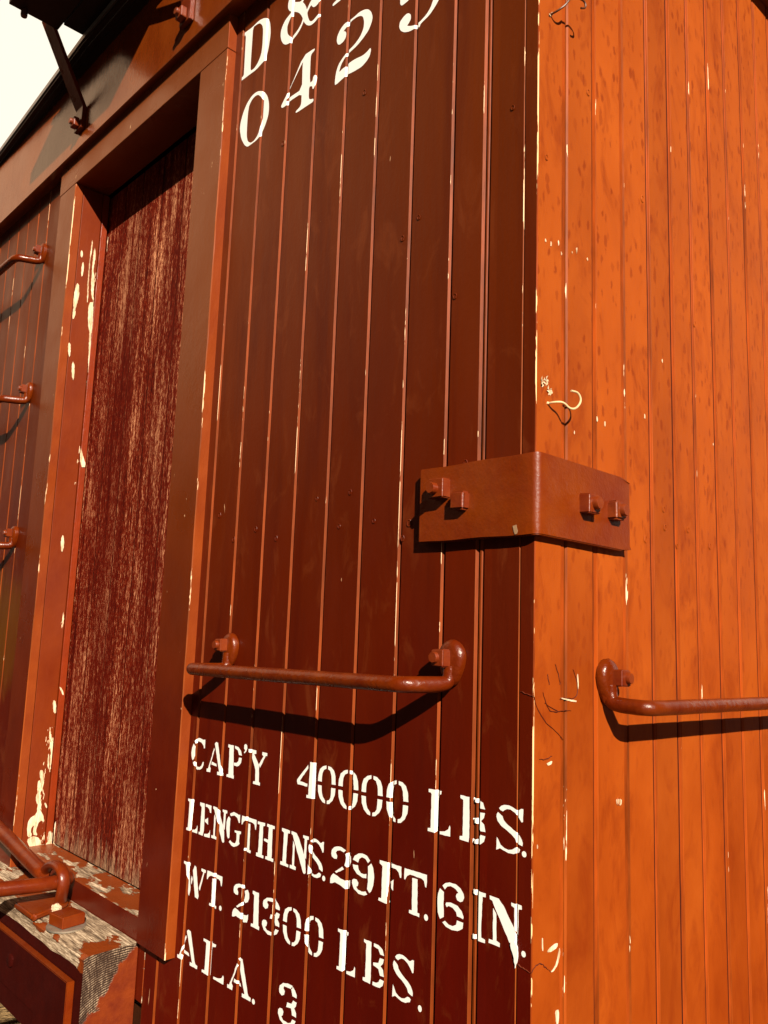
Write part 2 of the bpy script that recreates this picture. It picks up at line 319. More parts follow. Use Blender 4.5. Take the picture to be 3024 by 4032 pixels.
MT = dict(
    side=mat_side(), end=mat_end(), trim=mat_trim(sheen_col=(0.175, 0.038, 0.0045), spec=0.3),
    trim_lit=mat_trim('trim_lit_paint', (0.165, 0.022, 0.0012), (0.23, 0.040, 0.003), (0.45, 0.6), 0.74, (0.70, 0.40, 0.20), 0.0022, None, 0.25),  # lighter copy of trim: sun on the end faces is put into the colour
    gloss=mat_trim('gloss_fascia_paint', (0.14, 0.020, 0.0015), (0.20, 0.038, 0.004), (0.13, 0.24), 0.80, (0.5, 0.2, 0.1), 0.0016),
    bevel=mat_worn('groove_lit_paint', (0.235, 0.040, 0.0045), 0.80, 1.0),  # lighter than the side paint: sun on the groove flank is in the colour
    bevel_edge=mat_worn('groove_edge_wear', (0.27, 0.055, 0.008), 0.645, 2.0, (0.80, 0.55, 0.32)),
    end_bevel=mat_worn('end_groove_paint', (0.34, 0.055, 0.005), 0.80, 3.0),
    end_edge=mat_worn('end_groove_wear', (0.30, 0.055, 0.005), 0.685, 5.0),
    corner=mat_worn('corner_wear', (0.26, 0.04, 0.004), 0.60, 8.0, (0.88, 0.60, 0.30)),
    gap=mat_plain('groove_gap', (0.035, 0.003, 0.0006), 0.85, 0.05), egap=mat_plain('end_groove_shade', (0.055, 0.003, 0.0004), 0.8),  # egap: shade on the sideways groove faces is put into the colour
    iron=mat_iron('painted_iron', (0.10, 0.008, 0.0008), (0.17, 0.024, 0.0022), 0.0, (0.24, 0.4), 0.0018), nut=mat_iron('painted_nut', (0.12, 0.011, 0.001), (0.20, 0.032, 0.0028), 0.0, (0.3, 0.45), 0.0007), plate=mat_iron('painted_plate', (0.130, 0.0125, 0.0004), (0.20, 0.034, 0.0012), 0.0, (0.30, 0.48), 0.0016, 0.4, 9),
    bar=mat_iron('painted_grab_bar', (0.090, 0.0075, 0.0002), (0.150, 0.022, 0.0008), 0.725, (0.20, 0.38), 0.0038, 0.4),
    door=mat_door(), jamb=mat_trim('jamb_paint', (0.130, 0.014, 0.0004), (0.17, 0.023, 0.0008), (0.45, 0.6), 0.745, (0.86, 0.66, 0.42), 0.0018, None, 0.25, True),
    timber=mat_timber('flaking_beam_paint', 'x', 0.485, 0.0), sill=mat_timber('flaking_sill_paint', 'x', 0.515, 4.0),
    post=mat_timber('flaking_post_paint', 'z', 0.60, 9.0, (0.22, 0.024, 0.002)),
    grain=mat_endgrain(), bare=mat_bare(),
    letter=mat_plain('white_letter_paint', (0.93, 0.92, 0.88), 0.5, 0.3, 260, 0.0002, 0.03),
    black=mat_plain('black_roof_board', (0.022, 0.010, 0.007), 0.6), roof=mat_plain('roof_felt', (0.05, 0.04, 0.035), 0.45),
    flk=mat_plain('pale_primer', (0.36, 0.22, 0.12), 0.6), roofedge=mat_plain('roof_metal_edge', (0.16, 0.15, 0.14), 0.35, 0.5, 60, 0.001, 0.3),
    wirerust=mat_plain('rusty_wire', (0.10, 0.028, 0.008), 0.45, 0.5, 300, 0.0003, 0.4), wire=mat_plain('bare_wire', (0.72, 0.55, 0.30), 0.35, 0.5, 300, 0.0003, 0.3), chip=mat_plain('pale_flake', (0.62, 0.46, 0.30), 0.7, 0.2, 300, 0.003, 0.2),
    washer=mat_plain('zinc_washer', (0.42, 0.36, 0.28), 0.4, 0.5, 200, 0.0006, 0.35, 0.6),
    crack=mat_plain('paint_crack', (0.10, 0.012, 0.0012), 0.7), gravel=mat_gravel(), rust=mat_iron('dark_underframe_iron', (0.03, 0.008, 0.003), (0.06, 0.016, 0.005)),
    steel=mat_plain('rail_steel', (0.12, 0.08, 0.06), 0.4, 0.5, 40, 0.001, 0.3, 0.7),
    dplate=mat_iron('shaded_plate_paint', (0.028, 0.0010, 0.0002), (0.042, 0.0018, 0.0003), 0.0, (0.6, 0.7), 0.0015, 0.12),  # dark copy of plate: shade on the step's front faces is in the colour
)

# ---- measured outlines, in metres on their wall planes
GLYPHS = {'C':[[(0.187,0.862),(0.336,0.961),(0.564,1.0),(0.83,0.967),(0.982,0.986),(1.0,0.724),(0.929,0.705),(0.887,0.785),(0.7,0.875),(0.494,0.891),(0.356,0.841),(0.274,0.797)],[(0.0,0.476),(0.033,0.639),(0.129,0.783),(0.27,0.711),(0.265,0.601),(0.272,0.407),(0.234,0.318),(0.126,0.251),(0.047,0.335)],[(0.164,0.201),(0.278,0.226),(0.436,0.159),(0.504,0.094),(0.679,0.095),(0.814,0.153),(0.908,0.284),(0.97,0.29),(0.968,0.195),(0.881,0.089),(0.719,0.023),(0.519,0.0),(0.315,0.073),(0.205,0.133)]],'A':[[(0.396,0.935),(0.465,1.0),(0.582,0.983),(0.869,0.169),(0.908,0.122),(1.0,0.107),(0.994,0.014),(0.637,0.0),(0.634,0.098),(0.702,0.097),(0.742,0.111)],[(0.367,0.805),(0.408,0.751),(0.177,0.197),(0.236,0.142),(0.22,0.019),(0.002,0.01),(0.0,0.105),(0.078,0.112),(0.269,0.529),(0.282,0.609)],[(0.28,0.358),(0.55,0.327),(0.588,0.246),(0.265,0.265)]],'P':[[(0.013,1.0),(0.395,0.997),(0.48,0.106),(0.52,0.088),(0.522,0.0),(0.0,0.003),(0.017,0.08),(0.13,0.089),(0.109,0.898),(0.009,0.912)],[(0.476,0.998),(0.72,0.982),(0.918,0.886),(1.0,0.748),(0.794,0.75),(0.707,0.876),(0.497,0.925)],[(0.804,0.672),(0.999,0.674),(0.966,0.532),(0.822,0.424),(0.693,0.391),(0.478,0.397),(0.482,0.484),(0.652,0.493),(0.777,0.558)]],"'":[[(0.001,0.868),(0.478,1.0),(0.906,0.855),(1.0,0.582),(0.727,0.24),(0.221,0.0),(0.0,0.039),(0.402,0.335),(0.022,0.467)]],'Y':[[(0.0,0.991),(0.419,1.0),(0.429,0.9),(0.321,0.881),(0.602,0.586),(0.642,0.102),(0.704,0.085),(0.7,0.0),(0.341,0.005),(0.349,0.08),(0.45,0.091),(0.428,0.428),(0.208,0.781),(0.175,0.901),(0.01,0.896)],[(0.746,0.996),(1.0,0.99),(1.0,0.906),(0.922,0.9),(0.661,0.516),(0.592,0.607),(0.813,0.882),(0.743,0.906)]],'4':[[(0.669,1.0),(0.922,1.0),(0.953,0.55),(0.956,0.157),(0.997,0.142),(1.0,0.015),(0.548,0.0),(0.549,0.079),(0.642,0.082),(0.659,0.47)],[(0.567,0.91),(0.583,0.817),(0.178,0.439),(0.173,0.403),(0.574,0.386),(0.572,0.308),(0.045,0.305),(0.0,0.384),(0.004,0.427)]],'0':[[(0.446,1.0),(0.451,0.916),(0.311,0.868),(0.238,0.774),(0.217,0.659),(0.218,0.546),(0.0,0.541),(0.014,0.709),(0.093,0.87),(0.251,0.958)],[(0.543,0.994),(0.714,0.981),(0.876,0.908),(0.965,0.771),(1.0,0.549),(0.778,0.539),(0.746,0.762),(0.667,0.882),(0.548,0.909)],[(0.007,0.44),(0.218,0.443),(0.235,0.305),(0.306,0.166),(0.448,0.078),(0.453,0.001),(0.316,0.018),(0.148,0.106),(0.035,0.259)],[(0.766,0.45),(0.992,0.457),(0.969,0.276),(0.857,0.123),(0.689,0.02),(0.549,0.0),(0.551,0.085),(0.665,0.114),(0.741,0.189),(0.758,0.302)]],'L':[[(0.0,0.987),(0.584,1.0),(0.57,0.925),(0.434,0.889),(0.395,0.766),(0.38,0.364),(0.371,0.044),(0.305,0.0),(0.001,0.002),(0.005,0.072),(0.127,0.088),(0.132,0.332),(0.139,0.876),(0.103,0.91),(0.004,0.913)],[(0.542,0.067),(0.761,0.097),(0.909,0.163),(0.965,0.261),(1.0,0.223),(0.999,0.011),(0.545,0.004)]],'B':[[(0.0,0.998),(0.362,0.997),(0.378,0.109),(0.357,0.0),(0.001,0.01),(0.003,0.082),(0.116,0.101),(0.117,0.905),(0.005,0.93)],[(0.486,1.0),(0.693,1.0),(0.894,0.937),(0.977,0.802),(0.794,0.8),(0.7,0.905),(0.48,0.925)],[(0.784,0.712),(0.971,0.721),(0.935,0.612),(0.824,0.529),(0.945,0.471),(0.998,0.316),(0.811,0.307),(0.732,0.441),(0.483,0.476),(0.479,0.541),(0.722,0.582)],[(0.817,0.228),(1.0,0.222),(0.95,0.102),(0.819,0.023),(0.682,0.009),(0.473,0.01),(0.479,0.09),(0.637,0.097),(0.752,0.14)]],'S':[[(0.095,0.898),(0.181,0.957),(0.297,0.99),(0.469,1.0),(0.612,0.978),(0.769,0.935),(0.839,0.944),(0.922,0.985),(1.0,0.987),(0.991,0.721),(0.941,0.704),(0.842,0.787),(0.7,0.871),(0.528,0.92),(0.399,0.915),(0.299,0.879),(0.242,0.844),(0.14,0.863)],[(0.053,0.809),(0.23,0.739),(0.275,0.666),(0.45,0.578),(0.735,0.484),(0.876,0.418),(0.961,0.338),(0.99,0.28),(0.977,0.217),(0.767,0.255),(0.71,0.333),(0.567,0.406),(0.191,0.528),(0.043,0.619),(0.0,0.702),(0.01,0.759)],[(0.023,0.274),(0.082,0.227),(0.172,0.129),(0.317,0.08),(0.461,0.065),(0.602,0.091),(0.741,0.159),(0.825,0.163),(0.898,0.135),(0.855,0.067),(0.66,0.01),(0.462,0.0),(0.261,0.032),(0.145,0.054),(0.087,0.03),(0.006,0.002)]],'E':[[(0.0,0.995),(0.395,1.0),(0.442,0.624),(0.46,0.157),(0.39,0.002),(0.028,0.004),(0.027,0.079),(0.145,0.086),(0.151,0.859),(0.01,0.901)],[(0.487,0.995),(0.991,0.997),(0.997,0.776),(0.901,0.775),(0.82,0.871),(0.65,0.92),(0.502,0.914)],[(0.757,0.605),(0.795,0.389),(0.674,0.419),(0.505,0.456),(0.495,0.513),(0.649,0.556)],[(0.99,0.264),(1.0,0.022),(0.508,0.0),(0.508,0.075),(0.793,0.109),(0.941,0.176)]],'N':[[(0.015,0.997),(0.298,0.991),(0.452,0.877),(0.799,0.473),(0.866,0.326),(0.908,0.038),(0.826,0.0),(0.758,0.031),(0.145,0.83),(0.101,0.905),(0.023,0.923)],[(0.681,0.996),(0.992,1.0),(1.0,0.922),(0.907,0.907),(0.893,0.4),(0.839,0.421),(0.774,0.509),(0.777,0.907),(0.687,0.933)],[(0.13,0.763),(0.231,0.662),(0.244,0.121),(0.349,0.095),(0.348,0.015),(0.0,0.019),(0.009,0.101),(0.134,0.103)]],'G':[[(0.226,0.927),(0.453,1.0),(0.689,0.982),(0.78,0.962),(0.88,0.981),(0.887,0.744),(0.826,0.735),(0.706,0.862),(0.518,0.906),(0.365,0.879),(0.274,0.848),(0.21,0.891)],[(0.134,0.828),(0.248,0.773),(0.234,0.68),(0.247,0.211),(0.162,0.176),(0.086,0.231),(0.007,0.444),(0.0,0.646),(0.063,0.768)],[(0.576,0.482),(1.0,0.507),(0.994,0.436),(0.91,0.416),(0.898,0.205),(0.946,0.146),(0.764,0.051),(0.591,0.0),(0.406,0.014),(0.228,0.085),(0.308,0.154),(0.445,0.109),(0.603,0.102),(0.676,0.136),(0.731,0.222),(0.714,0.419),(0.583,0.431)]],'T':[[(0.014,0.992),(0.992,1.0),(1.0,0.846),(0.977,0.713),(0.929,0.723),(0.872,0.846),(0.762,0.882),(0.258,0.885),(0.127,0.829),(0.052,0.736),(0.007,0.735),(0.0,0.853)],[(0.359,0.824),(0.595,0.831),(0.617,0.088),(0.713,0.08),(0.708,0.0),(0.254,0.013),(0.267,0.083),(0.381,0.092)]],'H':[[(0.0,0.983),(0.431,0.997),(0.431,0.916),(0.33,0.891),(0.337,0.232),(0.331,0.086),(0.436,0.079),(0.431,0.004),(0.0,0.0),(0.003,0.097),(0.102,0.108),(0.118,0.365),(0.124,0.905),(0.0,0.907)],[(0.556,1.0),(0.99,0.997),(0.989,0.92),(0.877,0.909),(0.894,0.099),(1.0,0.093),(1.0,0.009),(0.542,0.009),(0.546,0.088),(0.656,0.102),(0.645,0.477),(0.41,0.505),(0.426,0.563),(0.658,0.564),(0.655,0.915),(0.551,0.926)]],'I':[[(0.009,1.0),(1.0,0.993),(0.998,0.916),(0.76,0.907),(0.689,0.375),(0.708,0.086),(0.999,0.068),(0.996,0.0),(0.0,0.003),(0.008,0.091),(0.27,0.096),(0.28,0.889),(0.027,0.923)]],'2':[[(0.002,0.754),(0.018,0.853),(0.13,0.938),(0.323,0.99),(0.517,1.0),(0.733,0.959),(0.623,0.89),(0.446,0.913),(0.293,0.878),(0.227,0.82),(0.304,0.747),(0.291,0.669),(0.154,0.655),(0.032,0.692)],[(0.702,0.86),(0.888,0.928),(0.982,0.841),(1.0,0.714),(0.933,0.6),(0.786,0.542),(0.676,0.574),(0.726,0.667),(0.748,0.765)],[(0.576,0.525),(0.665,0.473),(0.301,0.315),(0.221,0.338)],[(0.147,0.278),(0.346,0.253),(0.504,0.215),(0.737,0.202),(0.906,0.223),(0.99,0.266),(0.989,0.137),(0.94,0.035),(0.753,0.0),(0.479,0.052),(0.243,0.074),(0.091,0.018),(0.0,0.01),(0.002,0.125),(0.054,0.21)]],'9':[[(0.0,0.778),(0.077,0.884),(0.253,0.97),(0.431,1.0),(0.646,0.981),(0.794,0.888),(0.7,0.817),(0.581,0.897),(0.419,0.91),(0.298,0.848),(0.251,0.748)],[(0.002,0.663),(0.245,0.682),(0.281,0.587),(0.394,0.516),(0.537,0.514),(0.648,0.544),(0.648,0.438),(0.472,0.42),(0.217,0.465),(0.046,0.564)],[(0.85,0.834),(0.943,0.742),(1.0,0.518),(0.971,0.333),(0.878,0.162),(0.804,0.117),(0.701,0.191),(0.73,0.378),(0.705,0.736)],[(0.083,0.321),(0.209,0.326),(0.297,0.26),(0.274,0.182),(0.197,0.149),(0.281,0.092),(0.461,0.081),(0.635,0.121),(0.717,0.059),(0.573,0.009),(0.323,0.0),(0.101,0.076),(0.0,0.204),(0.005,0.279)]],'F':[[(0.006,0.992),(0.414,0.994),(0.418,0.563),(0.389,0.133),(0.473,0.055),(0.407,0.0),(0.0,0.011),(0.014,0.08),(0.132,0.083),(0.141,0.871),(0.011,0.916)],[(0.45,1.0),(0.998,0.999),(1.0,0.733),(0.946,0.733),(0.881,0.845),(0.764,0.902),(0.535,0.91),(0.45,0.936)],[(0.662,0.635),(0.66,0.367),(0.589,0.394),(0.538,0.478),(0.446,0.478),(0.442,0.539),(0.547,0.562)]],'6':[[(0.18,0.878),(0.28,0.949),(0.449,0.996),(0.675,1.0),(0.862,0.942),(0.975,0.85),(1.0,0.773),(0.945,0.685),(0.854,0.653),(0.743,0.672),(0.695,0.745),(0.719,0.802),(0.785,0.835),(0.678,0.897),(0.49,0.925),(0.359,0.89),(0.274,0.812)],[(0.083,0.803),(0.239,0.748),(0.236,0.439),(0.253,0.214),(0.111,0.143),(0.021,0.271),(0.0,0.476),(0.015,0.669)],[(0.31,0.495),(0.335,0.541),(0.504,0.574),(0.765,0.553),(0.915,0.471),(0.992,0.364),(0.976,0.316),(0.748,0.331),(0.715,0.41),(0.582,0.476),(0.432,0.488),(0.358,0.446)],[(0.751,0.244),(0.982,0.24),(0.964,0.115),(0.785,0.027),(0.563,0.0),(0.337,0.024),(0.205,0.09),(0.302,0.141),(0.448,0.088),(0.597,0.089),(0.725,0.146)]],'W':[[(0.001,0.982),(0.313,1.0),(0.305,0.915),(0.252,0.886),(0.371,0.279),(0.369,0.17),(0.331,0.0),(0.289,0.036),(0.262,0.164),(0.091,0.882),(0.0,0.912)],[(0.499,0.984),(0.575,0.951),(0.754,0.128),(0.722,0.025),(0.594,0.051),(0.555,0.227),(0.431,0.814)],[(0.398,0.641),(0.446,0.546),(0.412,0.373),(0.378,0.417),(0.373,0.552)],[(0.806,0.985),(1.0,0.984),(1.0,0.904),(0.947,0.897),(0.791,0.301),(0.743,0.366),(0.773,0.483),(0.899,0.883),(0.809,0.91)]],'1':[[(0.02,0.991),(0.751,1.0),(0.883,0.114),(1.0,0.089),(0.988,0.0),(0.0,0.003),(0.004,0.08),(0.271,0.097),(0.216,0.882),(0.016,0.913)]],'3':[[(0.0,0.763),(0.032,0.852),(0.208,0.95),(0.468,0.996),(0.728,1.0),(0.727,0.925),(0.531,0.903),(0.269,0.886),(0.238,0.833),(0.324,0.78),(0.292,0.692),(0.165,0.643),(0.026,0.685)],[(0.73,0.989),(0.865,0.934),(0.978,0.842),(0.982,0.769),(0.755,0.769),(0.691,0.877),(0.659,0.928)],[(0.492,0.563),(0.724,0.583),(0.806,0.68),(0.997,0.673),(0.957,0.573),(0.876,0.518),(0.989,0.431),(1.0,0.331),(0.779,0.33),(0.711,0.476),(0.443,0.443)],[(0.094,0.34),(0.226,0.351),(0.302,0.297),(0.27,0.209),(0.196,0.165),(0.309,0.102),(0.572,0.101),(0.723,0.145),(0.8,0.242),(0.984,0.243),(0.88,0.122),(0.634,0.018),(0.374,0.0),(0.127,0.074),(0.004,0.199),(0.01,0.283)]]}
ROWS = {1:[('C',-0.7599,-0.7148,1.4404,1.4962),('A',-0.7048,-0.6505,1.4412,1.4958),('P',-0.6408,-0.5977,1.4423,1.4965),("'",-0.5924,-0.5831,1.4878,1.5034),('Y',-0.5795,-0.5258,1.4426,1.4967),('4',-0.4444,-0.3992,1.4441,1.4975),('0',-0.3935,-0.3523,1.4431,1.4978),('0',-0.3461,-0.3025,1.4433,1.4983),('0',-0.2958,-0.2519,1.4437,1.4983),('0',-0.2447,-0.2021,1.4441,1.499),('L',-0.1657,-0.1266,1.4444,1.498),('B',-0.1109,-0.0697,1.4445,1.4985),('S',-0.053,-0.0133,1.4446,1.4989)],2:[('L',-0.7599,-0.7224,1.3321,1.3871),('E',-0.7187,-0.6811,1.3325,1.3871),('N',-0.6764,-0.6313,1.3338,1.3875),('G',-0.6317,-0.5874,1.3341,1.389),('T',-0.5873,-0.5448,1.3339,1.3882),('H',-0.5416,-0.4949,1.3336,1.388),('I',-0.4766,-0.4559,1.3348,1.3891),('N',-0.4525,-0.4089,1.3341,1.3891),('S',-0.4091,-0.3732,1.335,1.3893),('2',-0.3557,-0.312,1.3352,1.3896),('9',-0.3084,-0.2635,1.3357,1.3903),('F',-0.2538,-0.2114,1.3367,1.3898),('T',-0.206,-0.1646,1.3355,1.3901),('6',-0.1456,-0.1015,1.3353,1.3904),('I',-0.0879,-0.0677,1.3348,1.3915),('N',-0.0624,-0.0141,1.3359,1.3907)],3:[('W',-0.7599,-0.6865,1.2248,1.2796),('T',-0.682,-0.6339,1.2253,1.2802),('2',-0.5992,-0.5538,1.226,1.2813),('1',-0.5453,-0.5225,1.2255,1.2799),('3',-0.516,-0.471,1.2257,1.2808),('0',-0.4623,-0.4179,1.2268,1.2804),('0',-0.4094,-0.3653,1.2271,1.2812),('L',-0.3341,-0.2952,1.2257,1.2802),('B',-0.2793,-0.238,1.2275,1.2809),('S',-0.2217,-0.1839,1.2256,1.2817)],4:[('A',-0.7615,-0.6945,1.1151,1.1702),('L',-0.68,-0.6129,1.1164,1.1706),('A',-0.6015,-0.5349,1.1159,1.1717),('3',-0.4635,-0.4196,1.1127,1.1725)]}
DOTS = [(1,-0.0116,1.4481,0.0033,0.0034),(2,-0.3704,1.3384,0.0035,0.0037),(2,-0.1647,1.3384,0.0035,0.0039),(2,-0.0112,1.3391,0.0031,0.0034),(3,-0.6349,1.2298,0.0038,0.004),(3,-0.1713,1.2278,0.0033,0.0039),(4,-0.5273,1.1192,0.004,0.0039)]
BIG = {'D':([[(-0.745,2.919),(-0.7132,2.9158),(-0.6884,2.9177),(-0.67,2.9126),(-0.656,2.9034),(-0.6487,2.8906),(-0.6454,2.876),(-0.644,2.861),(-0.6482,2.8324),(-0.6551,2.8136),(-0.6691,2.8111),(-0.6886,2.8072),(-0.7137,2.8087),(-0.7446,2.8097),(-0.7451,2.8162),(-0.733,2.8173),(-0.7331,2.8289),(-0.7343,2.8851),(-0.7346,2.9102),(-0.7444,2.9135)]],[(-0.7095,2.9137),(-0.6946,2.9126),(-0.6842,2.909),(-0.6753,2.8987),(-0.6715,2.8865),(-0.6707,2.8503),(-0.6734,2.8333),(-0.6832,2.82),(-0.6961,2.8139),(-0.7087,2.8155),(-0.7099,2.8341),(-0.7096,2.8802)]),'O':([[(-0.6756,2.7537),(-0.6629,2.7479),(-0.6512,2.7391),(-0.6414,2.7259),(-0.6357,2.7108),(-0.6337,2.6962),(-0.6351,2.6818),(-0.6422,2.6675),(-0.6498,2.6574),(-0.6567,2.6502),(-0.6725,2.6457),(-0.6901,2.6452),(-0.7025,2.6454),(-0.7135,2.6542),(-0.7271,2.6742),(-0.7347,2.6975),(-0.7335,2.7126),(-0.7262,2.7305),(-0.7141,2.746),(-0.699,2.7543),(-0.6857,2.7555)]],[(-0.6748,2.7459),(-0.6639,2.7356),(-0.6564,2.725),(-0.6562,2.7125),(-0.6575,2.6924),(-0.6598,2.6715),(-0.667,2.6556),(-0.6794,2.6488),(-0.6916,2.649),(-0.7026,2.6577),(-0.7074,2.671),(-0.7085,2.6968),(-0.7081,2.722),(-0.7052,2.7375),(-0.6959,2.7457),(-0.685,2.7481)]),'4b':([[(-0.4967,2.7513),(-0.4969,2.7469),(-0.5055,2.7444),(-0.508,2.7392),(-0.5067,2.686),(-0.4983,2.6862),(-0.497,2.6933),(-0.4931,2.6957),(-0.4885,2.6921),(-0.49,2.6743),(-0.4941,2.6681),(-0.4974,2.6697),(-0.4985,2.676),(-0.5081,2.6796),(-0.5072,2.656),(-0.5031,2.6514),(-0.4927,2.6482),(-0.4931,2.6421),(-0.5118,2.6429),(-0.5444,2.6436),(-0.5452,2.6479),(-0.5325,2.6509),(-0.5291,2.6564),(-0.5297,2.6768),(-0.567,2.6787),(-0.5691,2.6751),(-0.5899,2.6754),(-0.5939,2.6818),(-0.5842,2.6911),(-0.5637,2.7102),(-0.5301,2.7536)]],[(-0.5302,2.7431),(-0.5315,2.7346),(-0.5294,2.6851),(-0.5677,2.687),(-0.5754,2.6828),(-0.5772,2.6857),(-0.5723,2.6932),(-0.5692,2.7036)]),'&':([[(-0.5865,2.9079),(-0.5873,2.9037),(-0.5896,2.8963),(-0.589,2.8864),(-0.5833,2.8771),(-0.5758,2.8716),(-0.5826,2.8692),(-0.5952,2.8655),(-0.604,2.8578),(-0.6091,2.848),(-0.6087,2.8367),(-0.6047,2.825),(-0.5979,2.8153),(-0.5916,2.8101),(-0.5843,2.8071),(-0.5749,2.8054),(-0.5686,2.802),(-0.5676,2.8072),(-0.5559,2.8104),(-0.5451,2.8166),(-0.5379,2.8248),(-0.5358,2.8286),(-0.5322,2.8223),(-0.526,2.815),(-0.5196,2.81),(-0.5122,2.8064),(-0.5025,2.8061),(-0.493,2.8089),(-0.4864,2.8134),(-0.4872,2.8162),(-0.4899,2.8177),(-0.4978,2.8155),(-0.5063,2.8132),(-0.5117,2.814),(-0.5175,2.8185),(-0.5227,2.8291),(-0.5257,2.8393),(-0.5233,2.8432),(-0.5187,2.8474),(-0.5144,2.8494),(-0.512,2.8457),(-0.5078,2.841),(-0.5017,2.8389),(-0.4942,2.8398),(-0.4897,2.8439),(-0.4885,2.8492),(-0.5111,2.8627),(-0.5204,2.856),(-0.5275,2.8472),(-0.5303,2.855),(-0.5355,2.8642),(-0.5422,2.8721),(-0.5375,2.8754),(-0.5377,2.8787),(-0.5424,2.8815),(-0.5476,2.8761),(-0.5691,2.8879),(-0.5693,2.8977)]],[(-0.568,2.867),(-0.5564,2.8591),(-0.5491,2.8521),(-0.5427,2.843),(-0.5385,2.8352),(-0.5426,2.8275),(-0.5511,2.8208),(-0.5598,2.8172),(-0.5687,2.8144),(-0.5695,2.8125),(-0.5785,2.8211),(-0.585,2.829),(-0.5874,2.8366),(-0.5881,2.8472),(-0.5837,2.8541),(-0.5773,2.8614),(-0.568,2.8608)]),'2b':([[(-0.4337,2.7306),(-0.4323,2.7399),(-0.4249,2.7487),(-0.4133,2.7537),(-0.4015,2.7519),(-0.388,2.7519),(-0.3748,2.7534),(-0.3614,2.7505),(-0.3519,2.7454),(-0.344,2.7362),(-0.3397,2.724),(-0.3419,2.7143),(-0.3496,2.7034),(-0.3621,2.6966),(-0.3767,2.6908),(-0.3975,2.6881),(-0.4089,2.6844),(-0.4182,2.6766),(-0.4233,2.6637),(-0.4136,2.6664),(-0.402,2.6659),(-0.3944,2.6682),(-0.3791,2.6671),(-0.3621,2.6635),(-0.3511,2.6644),(-0.3421,2.6678),(-0.3404,2.6628),(-0.3431,2.6534),(-0.3501,2.6476),(-0.3628,2.6433),(-0.3816,2.6448),(-0.3989,2.6476),(-0.4066,2.6473),(-0.4318,2.6433),(-0.4336,2.6492),(-0.4315,2.6679),(-0.4254,2.6804),(-0.415,2.6876),(-0.3998,2.6936),(-0.3847,2.6965),(-0.37,2.7038),(-0.3622,2.7147),(-0.361,2.7266),(-0.3645,2.7383),(-0.3704,2.7439),(-0.3801,2.7474),(-0.3935,2.748),(-0.4011,2.7452),(-0.4106,2.7421),(-0.4164,2.7396),(-0.4113,2.7375),(-0.4076,2.7319),(-0.4085,2.7238),(-0.4151,2.7189),(-0.4249,2.7186),(-0.4301,2.7222)]],[]),'9b':([[(-0.2738,2.6674),(-0.2725,2.6759),(-0.2643,2.6804),(-0.2577,2.6818),(-0.2527,2.6802),(-0.2475,2.6746),(-0.2472,2.6666),(-0.2519,2.6615),(-0.2559,2.6592),(-0.245,2.653),(-0.2351,2.6499),(-0.2271,2.6499),(-0.213,2.6545),(-0.2039,2.6619),(-0.1981,2.6738),(-0.1855,2.6662),(-0.1944,2.6576),(-0.2065,2.6495),(-0.2253,2.6456),(-0.2267,2.6407),(-0.2365,2.6443),(-0.2496,2.6459),(-0.2614,2.6509),(-0.2701,2.6587)],[(-0.2736,2.719),(-0.2731,2.7074),(-0.2687,2.7028),(-0.2537,2.7038),(-0.2522,2.7062)]],[]),'Rf':([[(-0.4501,2.8087),(-0.45,2.8135),(-0.4393,2.8153),(-0.4374,2.8171),(-0.4228,2.8083),(-0.4409,2.8081)]],[])}
